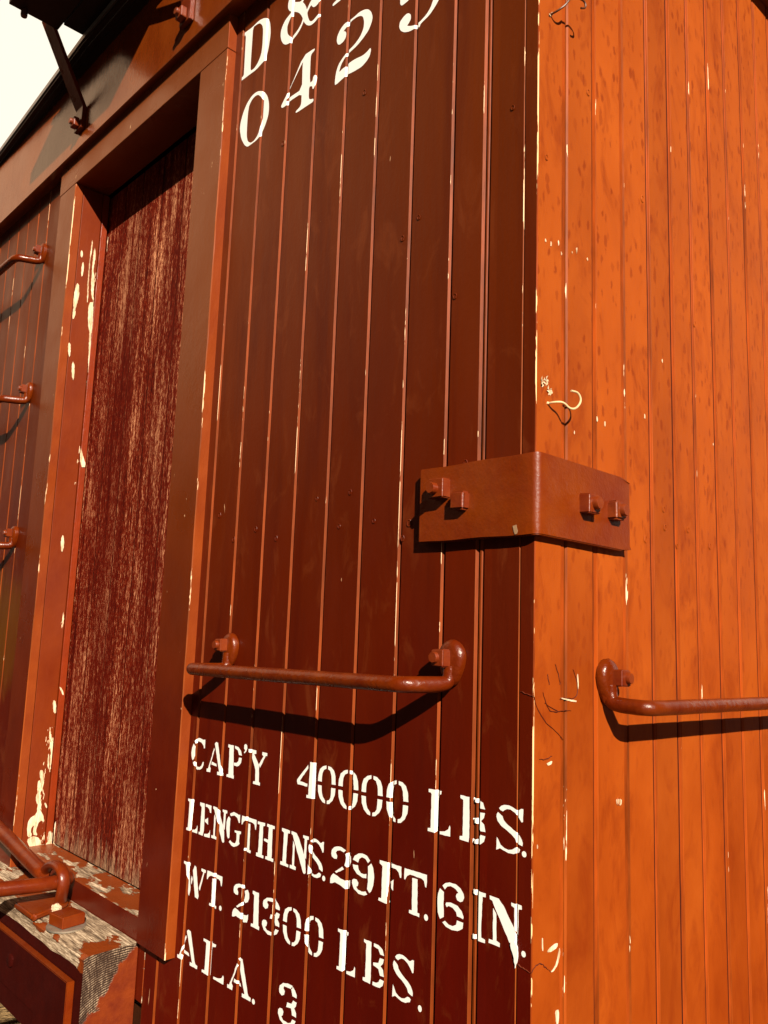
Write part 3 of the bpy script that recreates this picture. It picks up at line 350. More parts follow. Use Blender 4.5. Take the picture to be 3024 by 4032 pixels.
PATCH = {'a':[(0.0114,2.7074),(0.0168,2.6984),(0.0152,2.6822),(0.01,2.6897)],'b':[(0.0186,2.6787),(0.0235,2.6571),(0.0203,2.6265),(0.0156,2.645)],'c':[(0.0081,2.6131),(0.0179,2.587),(0.013,2.5425),(0.0044,2.5398),(0.0028,2.5729)],'d':[(0.0058,2.5402),(0.0132,2.5242),(0.0065,2.5009),(0.0034,2.5182)],'e':[(0.0381,2.7488),(0.0417,2.7327),(0.0374,2.6714),(0.0426,2.5641),(0.0396,2.5632),(0.0358,2.6395)],'f':[(0.0459,2.7311),(0.0528,2.7052),(0.0489,2.6629),(0.0559,2.637),(0.0547,2.5991),(0.0589,2.5693),(0.0498,2.585),(0.0455,2.6429)],'g':[(0.0455,2.5651),(0.0589,2.5693),(0.0598,2.5076),(0.064,2.478),(0.0511,2.4866),(0.0461,2.5251)],'h':[(0.0799,2.7694),(0.0842,2.7678),(0.0829,2.7353),(0.0812,2.7187)],'i':[(0.0491,1.4969),(0.0551,1.4913),(0.0582,1.4644),(0.0547,1.4613),(0.0504,1.4687),(0.0479,1.4889)],'j':[(0.0476,1.368),(0.0528,1.3479),(0.0535,1.3203),(0.0481,1.3351)],'k':[(0.0316,1.3248),(0.0385,1.3229),(0.0413,1.307),(0.0379,1.2865),(0.0499,1.2593),(0.0424,1.2679),(0.0358,1.2945),(0.0306,1.3158)],'l':[(0.0288,1.2707),(0.0361,1.2582),(0.0333,1.2379),(0.0264,1.2542)],'m':[(0.0488,1.2426),(0.0527,1.2434),(0.0578,1.2325),(0.0554,1.2289)],'n':[(0.0335,1.2353),(0.0487,1.2155),(0.0547,1.1941),(0.0419,1.2035),(0.0336,1.179),(0.0402,1.1653),(0.0267,1.1698),(0.0295,1.1948),(0.0201,1.1834),(0.0269,1.1672),(0.0155,1.1637),(0.012,1.187),(0.015,1.2095),(0.0326,1.2175)],'o':[(0.0134,1.159),(0.0269,1.1672),(0.0461,1.1594),(0.0539,1.1327),(0.0381,1.1325),(0.0215,1.1426)],'p':[(0.0528,1.1303),(0.0657,1.1489),(0.0731,1.1555),(0.0813,1.126)],'q':[(0.0784,1.1858),(0.0826,1.1983),(0.0923,1.1243),(0.0813,1.126)],'r':[(0.1038,1.3411),(0.1108,1.3352),(0.109,1.3006),(0.1059,1.2585),(0.1001,1.2618),(0.0962,1.2886),(0.1003,1.3041),(0.0978,1.3309)],'s':[(0.1031,1.1695),(0.1062,1.1953),(0.1117,1.1214),(0.1054,1.1301)],'t':[(0.099,1.4396),(0.1026,1.4367),(0.1023,1.4192),(0.0989,1.4247)],'u':[(0.0583,1.5317),(0.069,1.5206),(0.0733,1.5042),(0.0637,1.518)],'v':[(0.0069,2.6108),(0.0163,2.6008),(0.0127,2.5469),(0.0068,2.5189),(0.0017,2.5653)],'w':[(-0.0005,2.439),(0.0072,2.4325),(0.0079,2.3941),(0.0014,2.4095)],'x':[(0.0144,2.3915),(0.0233,2.3767),(0.0239,2.3341),(0.0162,2.3492)],'y':[(0.0612,2.3432),(0.0495,2.5673),(0.0569,2.5342),(0.0646,2.3527)],'z':[(0.0563,2.1631),(0.0648,2.1394),(0.0782,2.108),(0.0616,2.1053)],'aa':[(0.0288,1.9038),(0.033,1.9244),(0.0396,1.8968),(0.0342,1.8681)]}
EPATCH = {'a':[(0.0282,1.3379),(0.0376,1.3426),(0.0509,1.3437),(0.049,1.3385),(0.0376,1.3364)],'b':[(0.0359,1.3143),(0.0453,1.3186),(0.0502,1.3263),(0.054,1.3378),(0.0556,1.3312),(0.0503,1.319),(0.0416,1.314)],'c':[(0.0457,1.2702),(0.0532,1.2698),(0.0522,1.2539),(0.0476,1.2551)],'d':[(0.0188,1.3555),(0.0203,1.3552),(0.0215,1.3411),(0.0193,1.3416)],'e':[(0.0262,1.5502),(0.0378,1.5525),(0.0359,1.5483),(0.0282,1.5472)],'f':[(0.0925,1.6577),(0.0946,1.6413),(0.0933,1.6344),(0.0916,1.6414)],'g':[(0.0532,1.6263),(0.0654,1.6247),(0.0904,1.6217),(0.0882,1.6194),(0.0613,1.6237)],'h':[(0.1831,1.4918),(0.1973,1.4902),(0.1962,1.4819),(0.1849,1.4839)]}
ECRACK = {'a':[(-0.0012,1.6301),(0.0046,1.6168),(0.0219,1.5985),(0.0494,1.5838),(0.0607,1.5752)],'b':[(-0.0014,1.3228),(0.0064,1.3285),(0.0173,1.3289),(0.0284,1.3202),(0.0367,1.3141)],'c':[(0.0177,1.6339),(0.0276,1.6137),(0.0413,1.6087),(0.0573,1.6103),(0.0778,1.6094)],'d':[(0.0217,1.6206),(0.0334,1.6146),(0.0533,1.6093)],'e':[(0.0429,1.6672),(0.051,1.6535),(0.0539,1.6421)],'f':[(0.0272,1.6549),(0.0312,1.6425)],'g':[(0.0819,1.6602),(0.0903,1.6484),(0.0933,1.6344),(0.0882,1.6229),(0.0654,1.6259),(0.0532,1.624)],'h':[(0.011,1.5558),(0.0243,1.5547),(0.0378,1.558)]}
NAILS_S= [(-0.3468, 1.9107), (-0.4282, 1.9083), (-0.3698, 1.8589), (-0.2906, 1.8617), (-0.229, 1.8318), (-0.2169, 1.8529), (-0.7161, 1.9038), (-0.6641, 1.8554), (-0.5956, 1.8695), (-0.5336, 1.8495), (-0.3523, 2.5904), (-0.0419, 2.4135), (-0.1555, 1.8999), (-0.1397, 2.1703), (-0.5796, 2.5985), (-0.216, 2.3169), (-0.2495, 2.295), (-0.1137, 1.9271)]
NAILS_E= [(0.3255, 1.8966), (0.4042, 1.8736), (0.3663, 1.8443), (0.4797, 1.8553), (0.2699, 1.8451), (0.329, 1.8688), (0.0188, 2.3309), (0.1202, 2.4785), (0.1891, 1.4885), (0.2729, 2.3774), (0.4424, 2.2244)]
# ------------------------------------------------------------------ helpers
def obj(name, bm, mats, parent=None, smooth=False):
    me = bpy.data.meshes.new(name); bm.normal_update(); bm.to_mesh(me); bm.free()
    if not isinstance(mats, (list, tuple)): mats = [mats]
    for m in mats: me.materials.append(m)
    if smooth:
        for p in me.polygons: p.use_smooth = True
    if any(p.use_smooth for p in me.polygons): me.set_sharp_from_angle(angle=math.radians(38))
    o = bpy.data.objects.new(name, me); C.objects.link(o)
    if parent is not None: o.parent = parent
    return o
def tag(o, label=None, cat=None, group=None, kind=None):
    for k, v in (('label', label), ('category', cat), ('group', group), ('kind', kind)):
        if v: o[k] = v
    return o
def box(bm, x0, x1, y0, y1, z0, z1, bev=0.0, mi=0, jit=0.0, seg=2):
    vs = [bm.verts.new((x, y, z)) for x in (x0, x1) for y in (y0, y1) for z in (z0, z1)]
    F = [(0, 1, 3, 2), (4, 6, 7, 5), (0, 4, 5, 1), (2, 3, 7, 6), (0, 2, 6, 4), (1, 5, 7, 3)]
    fs = [bm.faces.new([vs[i] for i in f]) for f in F]
    for f in fs: f.material_index = mi
    bmesh.ops.recalc_face_normals(bm, faces=fs)
    if bev:
        es = list({e for f in fs for e in f.edges})
        r = bmesh.ops.bevel(bm, geom=es, offset=bev, segments=seg, profile=0.6, affect='EDGES')
        for f in r['faces']: f.material_index = mi
    return fs
def orient(bm): bmesh.ops.recalc_face_normals(bm, faces=bm.faces)
def smooth_path(pts, it=2, closed=False):
    P = [Vector(p) for p in pts]
    for _ in range(it):
        Q = [P[0]]
        for a, b in zip(P[:-1], P[1:]): Q += [a * 0.75 + b * 0.25, a * 0.25 + b * 0.75]
        Q.append(P[-1]); P = Q
    return P
def tube(bm, pts, r, seg=14, mi=0, wob=0.0, cap=True):
    """r: number or list per point"""
    P = [Vector(p) for p in pts]; n = len(P)
    R = r if isinstance(r, (list, tuple)) else [r] * n
    up = None; rings = []
    for i, p in enumerate(P):
        t = (P[min(i + 1, n - 1)] - P[max(i - 1, 0)]).normalized()
        if up is None:
            up = Vector((0, 0, 1)) if abs(t.z) < 0.9 else Vector((1, 0, 0))
        a = (up - t * up.dot(t)).normalized(); b = t.cross(a); up = a
        ring = []
        for k in range(seg):
            an = 2 * math.pi * k / seg; rr = R[i] * (1 + wob * random.uniform(-1, 1))
            ring.append(bm.verts.new(p + (a * math.cos(an) + b * math.sin(an)) * rr))
        rings.append(ring)
    for A, B in zip(rings[:-1], rings[1:]):
        for k in range(seg):
            f = bm.faces.new((A[k], A[(k + 1) % seg], B[(k + 1) % seg], B[k])); f.material_index = mi; f.smooth = True
    if cap:
        for ring, s in ((rings[0], -1), (rings[-1], 1)):
            f = bm.faces.new(ring if s > 0 else ring[::-1]); f.material_index = mi
    return rings
def disc_y(bm, x, z, y0, y1, r, seg=20, axis='y', mi=0, bev=0.002, out=-1, irr=0.0):
    """short cylinder whose axis is y (or x, z), from y0 (wall) to y1 (outer)"""
    rs = [(y0, r), (y1 - (y1 - y0) * 0.22, r), (y1, r * 0.90)]
    rings = []
    ir = [1 + random.uniform(-irr, irr) for _ in range(seg)]
    for (yy, rr) in rs:
        ring = []
        for k in range(seg):
            a = 2 * math.pi * k / seg; c, s = math.cos(a) * rr * ir[k], math.sin(a) * rr * ir[k]
            co = {'y': (x + c, yy, z + s), 'x': (yy, x + c, z + s), 'z': (x + c, z + s, yy)}[axis]
            ring.append(bm.verts.new(co))
        rings.append(ring)
    for A, B in zip(rings[:-1], rings[1:]):
        for k in range(seg):
            f = bm.faces.new((A[k], A[(k + 1) % seg], B[(k + 1) % seg], B[k])); f.material_index = mi; f.smooth = True
    for ring in (rings[0], rings[-1]):
        f = bm.faces.new(ring); f.material_index = mi
def clump(bm, c, r, seed, sq=(1, 1, 1), sub=2, amp=0.3):
    rnd = random.Random(seed)
    g = bmesh.ops.create_icosphere(bm, subdivisions=sub, radius=1.0)
    from mathutils import noise as mn
    for v in g['verts']:
        k = 1 + amp * mn.noise(v.co * 2.3 + Vector((seed, 0, 0))) * 2
        v.co = Vector((v.co.x * sq[0], v.co.y * sq[1], v.co.z * sq[2])) * r * k + Vector(c)

# ------------------------------------------------------------------ the car
car = bpy.data.objects.new('boxcar', None); C.objects.link(car); car.location = (0, 0, 0)
tag(car, 'old maroon and orange wooden boxcar with painted lettering and iron grab irons', 'railway car')

Z0, ZTOP = 0.80, 3.24
W_CAR, L_CAR = 2.50, 9.0
def wavy(i, z, s, amp):
    from mathutils import noise as mn
    return amp * mn.noise(Vector((i * 13.7 + s, z * 3.1, s))) + amp * 0.5 * mn.noise(Vector((i * 5.1, z * 17.0, s + 4)))

def siding(name, u0, u1, grooves, zb, zt, mats, place, dirty, seed, amp=0.0007, step=0.06, parent=None):
    """boarded wall: cross-section along u with a groove at each position, swept in z.
    grooves: (u, profile) where profile = [(du, depth, material of the face that FOLLOWS)]"""
    prof = [(u0, 0.0, 0, 0)]
    for gi, (gu, pr) in enumerate(grooves):
        for du, d, mi in pr: prof.append((gu + du, d, mi, gi + 1))
    prof.append((u1, 0.0, 0, 0))
    prof.sort(key=lambda q: q[0])
    bm = bmesh.new(); rows = []
    ztop = zt if callable(zt) else (lambda u: zt)
    nz = max(2, int((3.2 - zb) / step))
    for k in range(nz + 1):
        t = k / nz; row = []
        for (u, d, mi, gi) in prof:
            z = zb + (ztop(u) - zb) * t
            w = wavy(gi, z, seed, amp) if gi else 0.0
            row.append(bm.verts.new(place(u + w, d, z)))
        rows.append(row)
    for a, b in zip(rows[:-1], rows[1:]):
        for i in range(len(prof) - 1):
            f = bm.faces.new((a[i], a[i + 1], b[i + 1], b[i])); f.material_index = prof[i][2]
    orient(bm)
    # normals out of the wall
    f0 = bm.faces[0]
    want = place(0, -1, 0) - place(0, 0, 0)
    bm.normal_update()
    if f0.normal.dot(want) < 0: bmesh.ops.reverse_faces(bm, faces=bm.faces)
    return obj(name, bm, mats, parent)

# side wall: V groove, left flank at 45 deg, steep right lip
def VG(w=1.0, d=0.0030):
    return [(-0.0036 * w, 0.0, 2), (-0.0031 * w, d * 0.18, 1), (-0.0008 * w, d, 3), (0.0041 * w, d, 1), (0.0046 * w, 0.0, 0)]
SIDE_G = [-0.8290, -0.7445, -0.6572, -0.5722, -0.4876, -0.4027, -0.3190, -0.2345, -0.1505]
side_gr = [(g, VG()) for g in SIDE_G]
side_gr += [(-0.0885, [(-0.0050, 0, 2), (-0.0044, 0.0006, 1), (-0.0018, 0.0032, 3), (0.0012, 0.0032, 1), (0.0018, 0.0012, 1)]),
            (-0.0800, [(-0.0042, 0.0010, 1), (-0.0012, 0.0040, 3), (0.0012, 0.0040, 1), (0.0016, 0, 0)]),
            (-0.0215, [(-0.0016, 0, 2), (-0.0004, 0.002, 3), (0.0004, 0.002, 1), (0.0014, 0, 0)])]
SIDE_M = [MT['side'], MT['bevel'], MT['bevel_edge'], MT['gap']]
sideP = lambda u, d, z: Vector((u, d, z))
CH = 0.0013
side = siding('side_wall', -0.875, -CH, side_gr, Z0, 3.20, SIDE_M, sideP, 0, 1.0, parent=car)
# the stretch left of the doorway
lg = [(-1.6350 - 0.0845 * (k + 0.55), VG(0.8, 0.0025)) for k in range(86)]
lg = [q for q in lg if q[0] > -L_CAR + 0.05]
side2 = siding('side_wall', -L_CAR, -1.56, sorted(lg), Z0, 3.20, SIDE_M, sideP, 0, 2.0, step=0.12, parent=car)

def side_depth(x):
    """depth of the side wall's face at x, for paint that runs over the grooves"""
    for g, pr in side_gr:
        for (a, da, _), (b, db, _2) in zip(pr[:-1], pr[1:]):
            if g + a <= x <= g + b: return da + (db - da) * (x - g - a) / (b - a)
    return 0.0

# end wall
def EG(w=1.0, d=0.0045):
    return [(-0.0030 * w, 0, 3), (-0.0028 * w, d, 3), (0.0014 * w, d, 3), (0.0016 * w, 0.0014, 1), (0.0034 * w, 0.0002, 1), (0.0062 * w, 0.0, 2), (0.0072 * w, 0.0009, 2), (0.0084 * w, 0, 0)]
end_g = [(0.0560, [(-0.0012, 0, 1), (0.0, 0.0009, 1), (0.0075, 0.0009, 3), (0.0080, 0.0038, 3), (0.0112, 0.0038, 2), (0.0114, 0.0020, 2), (0.0140, 0, 0)]),
         (0.1310, [(-0.0022, 0, 3), (-0.0020, 0.005, 3), (0.0008, 0.005, 3), (0.0012, 0.0012, 1), (0.0085, 0.0008, 2), (0.0102, 0, 0)]),
         (0.2070, [(-0.0012, 0, 1), (0.0, 0.0009, 1), (0.0078, 0.0009, 3), (0.0084, 0.0042, 3), (0.0098, 0.0042, 2), (0.0122, 0, 0)])]
for i, gy in enumerate([0.2866, 0.3603, 0.4325, 0.5095, 0.5838, 0.6583, 0.7335] + [0.7335 + 0.0745 * k for k in range(1, 24)]):
    if gy < W_CAR - 0.02: end_g.append((gy, EG(1.35 if i % 2 else 1.1)))
def gable(y): return 3.11 + 0.26 * (1 - abs(y - W_CAR / 2) / (W_CAR / 2))
endP = lambda u, d, z: Vector((-d, u, z))
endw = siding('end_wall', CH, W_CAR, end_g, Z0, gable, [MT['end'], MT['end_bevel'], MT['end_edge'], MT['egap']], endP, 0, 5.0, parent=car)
# worn corner arris
bm = bmesh.new(); rows = []
for k in range(60):
    z = Z0 + (3.15 - Z0) * k / 59; w = 0.0005 * random.uniform(-1, 1)
    rows.append([bm.verts.new((-CH, 0, z)), bm.verts.new((-CH * 0.3 + w, CH * 0.3 - 0.0 + w, z)), bm.verts.new((0, CH, z))])
for a, b in zip(rows[:-1], rows[1:]):
    for i in (0, 1): bm.faces.new((a[i], a[i + 1], b[i + 1], b[i]))
obj('corner_edge', bm, MT['corner'], car)
# far walls (plain boards, out of sight from here)
far = siding('side_wall', -L_CAR, 0, [(-L_CAR + 0.0845 * k, VG(0.8, 0.0025)) for k in range(1, 106)], Z0, 3.20, SIDE_M, lambda u, d, z: Vector((u, W_CAR - d, z)), 0, 3.0, step=1.2, parent=car)
far2 = siding('end_wall', 0, W_CAR, [(0.0745 * k, EG()) for k in range(1, 33)], Z0, gable, [MT['end'], MT['end_bevel'], MT['end_edge'], MT['egap']], lambda u, d, z: Vector((-L_CAR + d, u, z)), 0, 4.0, step=1.2, parent=car)
# floor / underframe
bm = bmesh.new(); box(bm, -L_CAR + 0.03, -0.03, 0.03, W_CAR - 0.03, 0.93, 0.99)
for y in (0.35, 0.95, 1.55, 2.10): box(bm, -L_CAR + 0.05, -0.05, y - 0.06, y + 0.06, 0.74, 0.925)
obj('underframe', bm, MT['rust'], car)

# ---------------- doorway
XL, XR = -1.526, -0.873
# header board over the door, its lower edge a hair proud
bm = bmesh.new(); box(bm, -1.638, -0.7705, -0.020, 0.075, 2.891, 3.02, 0.0015)
for f in bm.faces:
    if f.normal.x > 0.9: f.material_index = 1
bm.normal_update()
for f in bm.faces:
    if f.normal.x > 0.9: f.material_index = 1
obj('door_header', bm, [MT['trim'], MT['trim_lit']], car)
def trimboard(x0, x1, z0, z1):
    bm = bmesh.new()
    n = 36
    for k in range(1): pass
    vs = []
    for k in range(n + 1):
        z = z0 + (z1 - z0) * k / n
        e = 0.0008 * random.uniform(-1, 1)
        vs.append([bm.verts.new(p) for p in ((x0, 0.002, z), (x0, -0.0195, z), (x1 - 0.0015 + e, -0.0200, z), (x1 + e * 0.6, -0.0182, z), (x1, 0.002, z))])
    for a, b in zip(vs[:-1], vs[1:]):
        for i in range(4):
            f = bm.faces.new((a[i], a[i + 1], b[i + 1], b[i])); f.material_index = (0, 0, 2, 1)[i]
    bm.faces.new(vs[0][::-1]); bm.faces.new(vs[-1])
    orient(bm)
    return obj('door_trim', bm, [MT['trim'], MT['trim_lit'], MT['bevel_edge']], car)
trimboard(-0.8775, -0.7705, 1.112, 2.889)
trimboard(-1.632, -1.5265, 1.10, 2.889)
# left jamb (its face looks at the lens), stop strip, weathered door
bm = bmesh.new(); box(bm, -1.60, -1.5255, 0.0035, 0.0585, 1.10, 2.888, 0.001); obj('door_jamb', bm, MT['jamb'], car)
bm = bmesh.new(); box(bm, -1.60, -1.5225, 0.0605, 0.0770, 1.10, 2.888, 0.0012); obj('door_stop', bm, MT['post'], car)
bm = bmesh.new(); box(bm, -0.869, -0.80, 0.0035, 0.077, 1.10, 2.888, 0.001); obj('door_jamb', bm, MT['jamb'], car)
seams = [-1.425, -1.325, -1.215, -1.105, -0.995]
door = siding('door', -1.535, -0.86, [(g, [(-0.0020, 0, 1), (-0.0006, 0.0035, 1), (0.0010, 0.0035, 1), (0.0022, 0, 0)]) for g in seams],
              1.143, 2.885, [MT['door'], MT['gap']], lambda u, d, z: Vector((u, 0.0815 + d, z)), 0, 9.0, amp=0.0004, parent=car)

def ngon_slab(bm, pts3, off, thick, nrm, jit=0.0):
    nrm = Vector(nrm)
    top = [bm.verts.new(Vector(p) + nrm * (off + thick)) for p in pts3]
    bot = [bm.verts.new(Vector(p) + nrm * off) for p in pts3]
    f = bm.faces.new(top); n = len(top)
    for i in range(n): bm.faces.new((top[i], bot[i], bot[(i + 1) % n], top[(i + 1) % n]))
def rough(po, k, amp, seed):
    """make a traced outline ragged"""
    rnd = random.Random(seed); out = []
    n = len(po)
    for i in range(n):
        a = Vector((*po[i], 0)); b = Vector((*po[(i + 1) % n], 0)); d = b - a; L = d.length
        m = max(1, int(L / k)); nn = Vector((-d.y, d.x, 0)).normalized() if L else Vector((0, 0, 0))
        for j in range(m):
            q = a + d * (j / m) + (nn * rnd.uniform(-amp, amp) if j else Vector((0, 0, 0)))
            out.append((q.x, q.y))
    return out
def cut(po, q=0.25):
    out = []; n = len(po)
    for i in range(n):
        a, b_ = po[i], po[(i + 1) % n]
        out += [(a[0] * (1 - q) + b_[0] * q, a[1] * (1 - q) + b_[1] * q), (a[0] * q + b_[0] * (1 - q), a[1] * q + b_[1] * (1 - q))]
    return out
def patch(po3, off, th, nrm, mat, par, name='peeled_patch'):
    from mathutils.geometry import tessellate_polygon
    bm = bmesh.new(); nrm = Vector(nrm)
    P = [Vector(p) for p in po3]
    T = [bm.verts.new(p + nrm * (off + th)) for p in P]; B = [bm.verts.new(p + nrm * off) for p in P]; n = len(T)
    for tri in tessellate_polygon([P]):
        try: bm.faces.new([T[q] for q in tri])
        except ValueError: pass
    for i in range(n): bm.faces.new((T[i], B[i], B[(i + 1) % n], T[(i + 1) % n]))
    bm.normal_update()
    for f in bm.faces:
        if f.normal.dot(nrm) < -0.5: f.normal_flip()
    return obj(name, bm, mat, par)
for i, (k, po) in enumerate(PATCH.items()):
    xf = -1.5224 if sum(p[0] for p in po) / len(po) > 0.0595 else -1.5254
    patch([(xf + 0.00004 * i, y, z) for y, z in rough(cut(po), 0.0035, 0.0006, i)], 0, 0.0009, (1, 0, 0), MT['bare'], car)

# ---------------- threshold and beam
bm = bmesh.new(); box(bm, -1.64, -0.878, 0.0, 0.0795, 1.00, 1.1425, 0.002)
bm.normal_update()
for f in bm.faces:
    if f.normal.y < -0.9: f.material_index = 1
obj('door_sill', bm, [MT['sill'], MT['trim']], car)
beam = bmesh.new()
n = 46; rows = []
from mathutils import noise as MN
for k in range(n + 1):
    x = -0.902 - (5.0) * (k / n) ** 1.6
    j = lambda s, a: a * MN.noise(Vector((x * 40, s, 0)))
    er = 0.0035
    pts = [(-0.0015, 0.90), (-0.0015, 1.100 + j(1, .0008)), (-0.035, 1.1005 + j(2, .0015)), (-0.070, 1.0995 + j(3, .0015)), (-0.098, 1.0985 + j(4, .002)),
           (-0.104 - er + j(5, .003), 1.094 + j(6, .003)), (-0.1065 + j(7, .0015), 1.088 + j(8, .002)), (-0.1065, 1.072 + j(9, .010)), (-0.1065, 0.90)]
    rows.append([beam.verts.new((x, y, z)) for y, z in pts])
for a, b in zip(rows[:-1], rows[1:]):
    for i in range(8):
        f = beam.faces.new((a[i], a[i + 1], b[i + 1], b[i])); f.material_index = 2 if i >= 7 else 0
f = beam.faces.new(rows[0][::-1]); f.material_index = 1; beam.faces.new(rows[-1])
orient(beam); obj('step_beam', beam, [MT['timber'], MT['grain'], MT['dplate']], car)
# maroon iron plate on the front of the beam, with a leg going down
bm = bmesh.new()
out = [(-5.9, 1.051), (-0.930, 1.051), (-0.930, 0.60), (-1.068, 0.60), (-1.068, 0.955), (-5.9, 0.957)]
for y0, y1 in ((-0.1075, -0.1225),):
    A = [bm.verts.new((x, y0, z)) for x, z in out]; B = [bm.verts.new((x, y1, z)) for x, z in out]
    bm.faces.new(A); bm.faces.new(B[::-1])
    for i in range(6): bm.faces.new((A[i], B[i], B[(i + 1) % 6], A[(i + 1) % 6]))
orient(bm); bmesh.ops.bevel(bm, geom=[e for e in bm.edges], offset=0.0012, segments=2, affect='EDGES')
bm.normal_update()
for f in bm.faces:
    if f.normal.z > 0.5 or f.normal.x > 0.5: f.material_index = 1
pl = obj('step_plate', bm, [MT['dplate'], MT['plate']], car)
bm = bmesh.new(); disc_y(bm, -1.198, 1.010, -0.1225, -0.1265, 0.014, 16, irr=0.12); obj('rivet', bm, MT['dplate'], pl)
# ---------------- fascia, roof, roof platform
bm = bmesh.new(); box(bm, -L_CAR, -0.005, -0.037, -0.0005, 2.970, 3.20, 0.0015)
obj('fascia_board', bm, MT['gloss'], car)
bm = bmesh.new()
def rb(y): return 2.975 + 0.075 * min(y, W_CAR - y)
def rake(y0, y1):
    A = [];
    for x in (0.0006, 0.036):
        A.append([bm.verts.new(p) for p in ((x, y0, rb(y0)), (x, y1, rb(y1)), (x, y1, gable(y1)), (x, y0, gable(y0)))])
    for i in range(4): bm.faces.new((A[0][i], A[0][(i + 1) % 4], A[1][(i + 1) % 4], A[1][i]))
    bm.faces.new(A[0]); bm.faces.new(A[1][::-1])
rake(-0.037, W_CAR / 2); rake(W_CAR / 2 + 0.0002, W_CAR)
orient(bm); obj('gable_fascia', bm, MT['trim'], car)
# roof: layered eave (board, batten, metal edge) that runs slightly out towards the platform
def eave_off(x):
    if x > -1.40: return -0.087
    if x < -2.15: return -0.056
    return -0.087 + (x + 1.40) / (-0.75) * 0.031
bm = bmesh.new(); rows = []
xs = [-L_CAR - 0.08, -6, -4, -3, -2.6, -2.3, -2.15, -2.0, -1.85, -1.7, -1.55, -1.40, -1.2, -1.0, -0.6, -0.3, 0.0, 0.06]
for x in xs:
    o = eave_off(x)
    pr = [(0.0, 3.2005, 1), (o + 0.030, 3.2005, 0), (o + 0.030, 3.2055, 1), (o + 0.016, 3.2055, 1), (o + 0.016, 3.2095, 0), (o + 0.004, 3.2095, 1), (o + 0.004, 3.217, 2), (o, 3.218, 2), (o, 3.232, 2), (o + 0.006, 3.242, 2), (0.3, 3.32, 2), (W_CAR / 2, 3.50, 2), (W_CAR + 0.08, 3.242, 2), (W_CAR + 0.08, 3.205, 1), (W_CAR, 3.2005, 1)]
    rows.append([bm.verts.new((x, y, z)) for y, z, _ in pr]); mids = [m for _, _, m in pr]
mids_map = {0: 1, 1: 1, 2: 1, 3: 0, 4: 1, 5: 1, 6: 2, 7: 0, 8: 2, 9: 2, 10: 2, 11: 2, 12: 1, 13: 1}
for a, b in zip(rows[:-1], rows[1:]):
    for i in range(14):
        f = bm.faces.new((a[i], a[i + 1], b[i + 1], b[i])); f.material_index = mids_map[i]
for r_ in (rows[0], rows[-1]): bm.faces.new(r_)
orient(bm); obj('roof', bm, [MT['roofedge'], MT['black'], MT['roof']], car)
# side platform on the roof edge, carried by two flat iron braces
plat = bmesh.new()
for k, (y0, y1) in enumerate(((-0.069, -0.015), (-0.1295, -0.0715))):
    box(plat, -1.4255, -0.93, y0, y1, 3.2505, 3.282, 0.0015)
box(plat, -1.455, -0.915, -0.2585, -0.132, 3.250, 3.290, 0.002)
for x in (-1.40, -0.96): box(plat, x - 0.03, x + 0.03, -0.127, 0.10, 3.284, 3.33)
P_ = obj('roof_platform', plat, MT['black'], car)
bm = bmesh.new(); disc_y(bm, -1.4475, -0.222, 3.2495, 3.232, 0.0085, 14, 'z'); obj('bolt', bm, MT['rust'], P_)
def brace(dx):
    b = bmesh.new(); w0, w1 = -1.5005 + dx, -1.4555 + dx
    path = [(-0.0375, 3.013), (-0.0375, 3.078), (-0.094, 3.180), (-0.152, 3.288)]
    th = 0.011; A = []
    nrm = [Vector((-1, 0)), Vector((-0.96, -0.27)), Vector((-0.88, -0.48)), Vector((-0.88, -0.48))]
    for (y, z), nv in zip(path, nrm):
        A.append([b.verts.new(p) for p in ((w0, y, z), (w1, y, z), (w1, y + nv.x * th, z + nv.y * th), (w0, y + nv.x * th, z + nv.y * th))])
    for p, q in zip(A[:-1], A[1:]):
        for i in range(4): b.faces.new((p[i], p[(i + 1) % 4], q[(i + 1) % 4], q[i]))
    b.faces.new(A[0]); b.faces.new(A[-1]); orient(b)
    bmesh.ops.bevel(b, geom=list(b.edges), offset=0.001, segments=1, affect='EDGES')
    o = obj('platform_brace', b, MT['iron'], car)
    nb = bmesh.new(); box(nb, -1.4920 + dx, -1.4660 + dx, -0.0640, -0.0490, 3.018, 3.043, 0.003); q = obj('nut', nb, MT['nut'], o)
    nb = bmesh.new(); disc_y(nb, -1.479 + dx, 3.0305, -0.0635, -0.071, 0.008); orient(nb); obj('bolt', nb, MT['nut'], o)
    return o
br1 = brace(0.0); br2 = brace(0.563)

# ---------------- iron corner strap with four nuts
def rounded_L():
    """cross-section in the xy plane: side leg on y=-t, rounded corner, end leg on x=t"""
    t0, t1, R = 0.0015, 0.0125, 0.011
    outer, inner = [], []
    outer.append((-0.1860, -t1)); inner.append((-0.1860, -t0))
    outer.append((-R, -t1)); inner.append((-R * 0.6, -t0))
    for k in range(1, 8):
        a = -math.pi / 2 + (math.pi / 2) * k / 8
        outer.append((t1 - R + R * math.cos(a) - 0.0 , -t1 + R + R * math.sin(a))); inner.append((t0 * math.cos(a), t0 * math.sin(a)))
    outer.append((t1, R)); inner.append((t0, R * 0.6))
    outer.append((t1, 0.2050)); inner.append((t0, 0.2050))
    return outer, inner
outer, inner = rounded_L()
bm = bmesh.new(); zs = [1.8215, 1.8235, 1.83, 1.85, 1.87, 1.89, 1.91, 1.918, 1.9222, 1.9240]
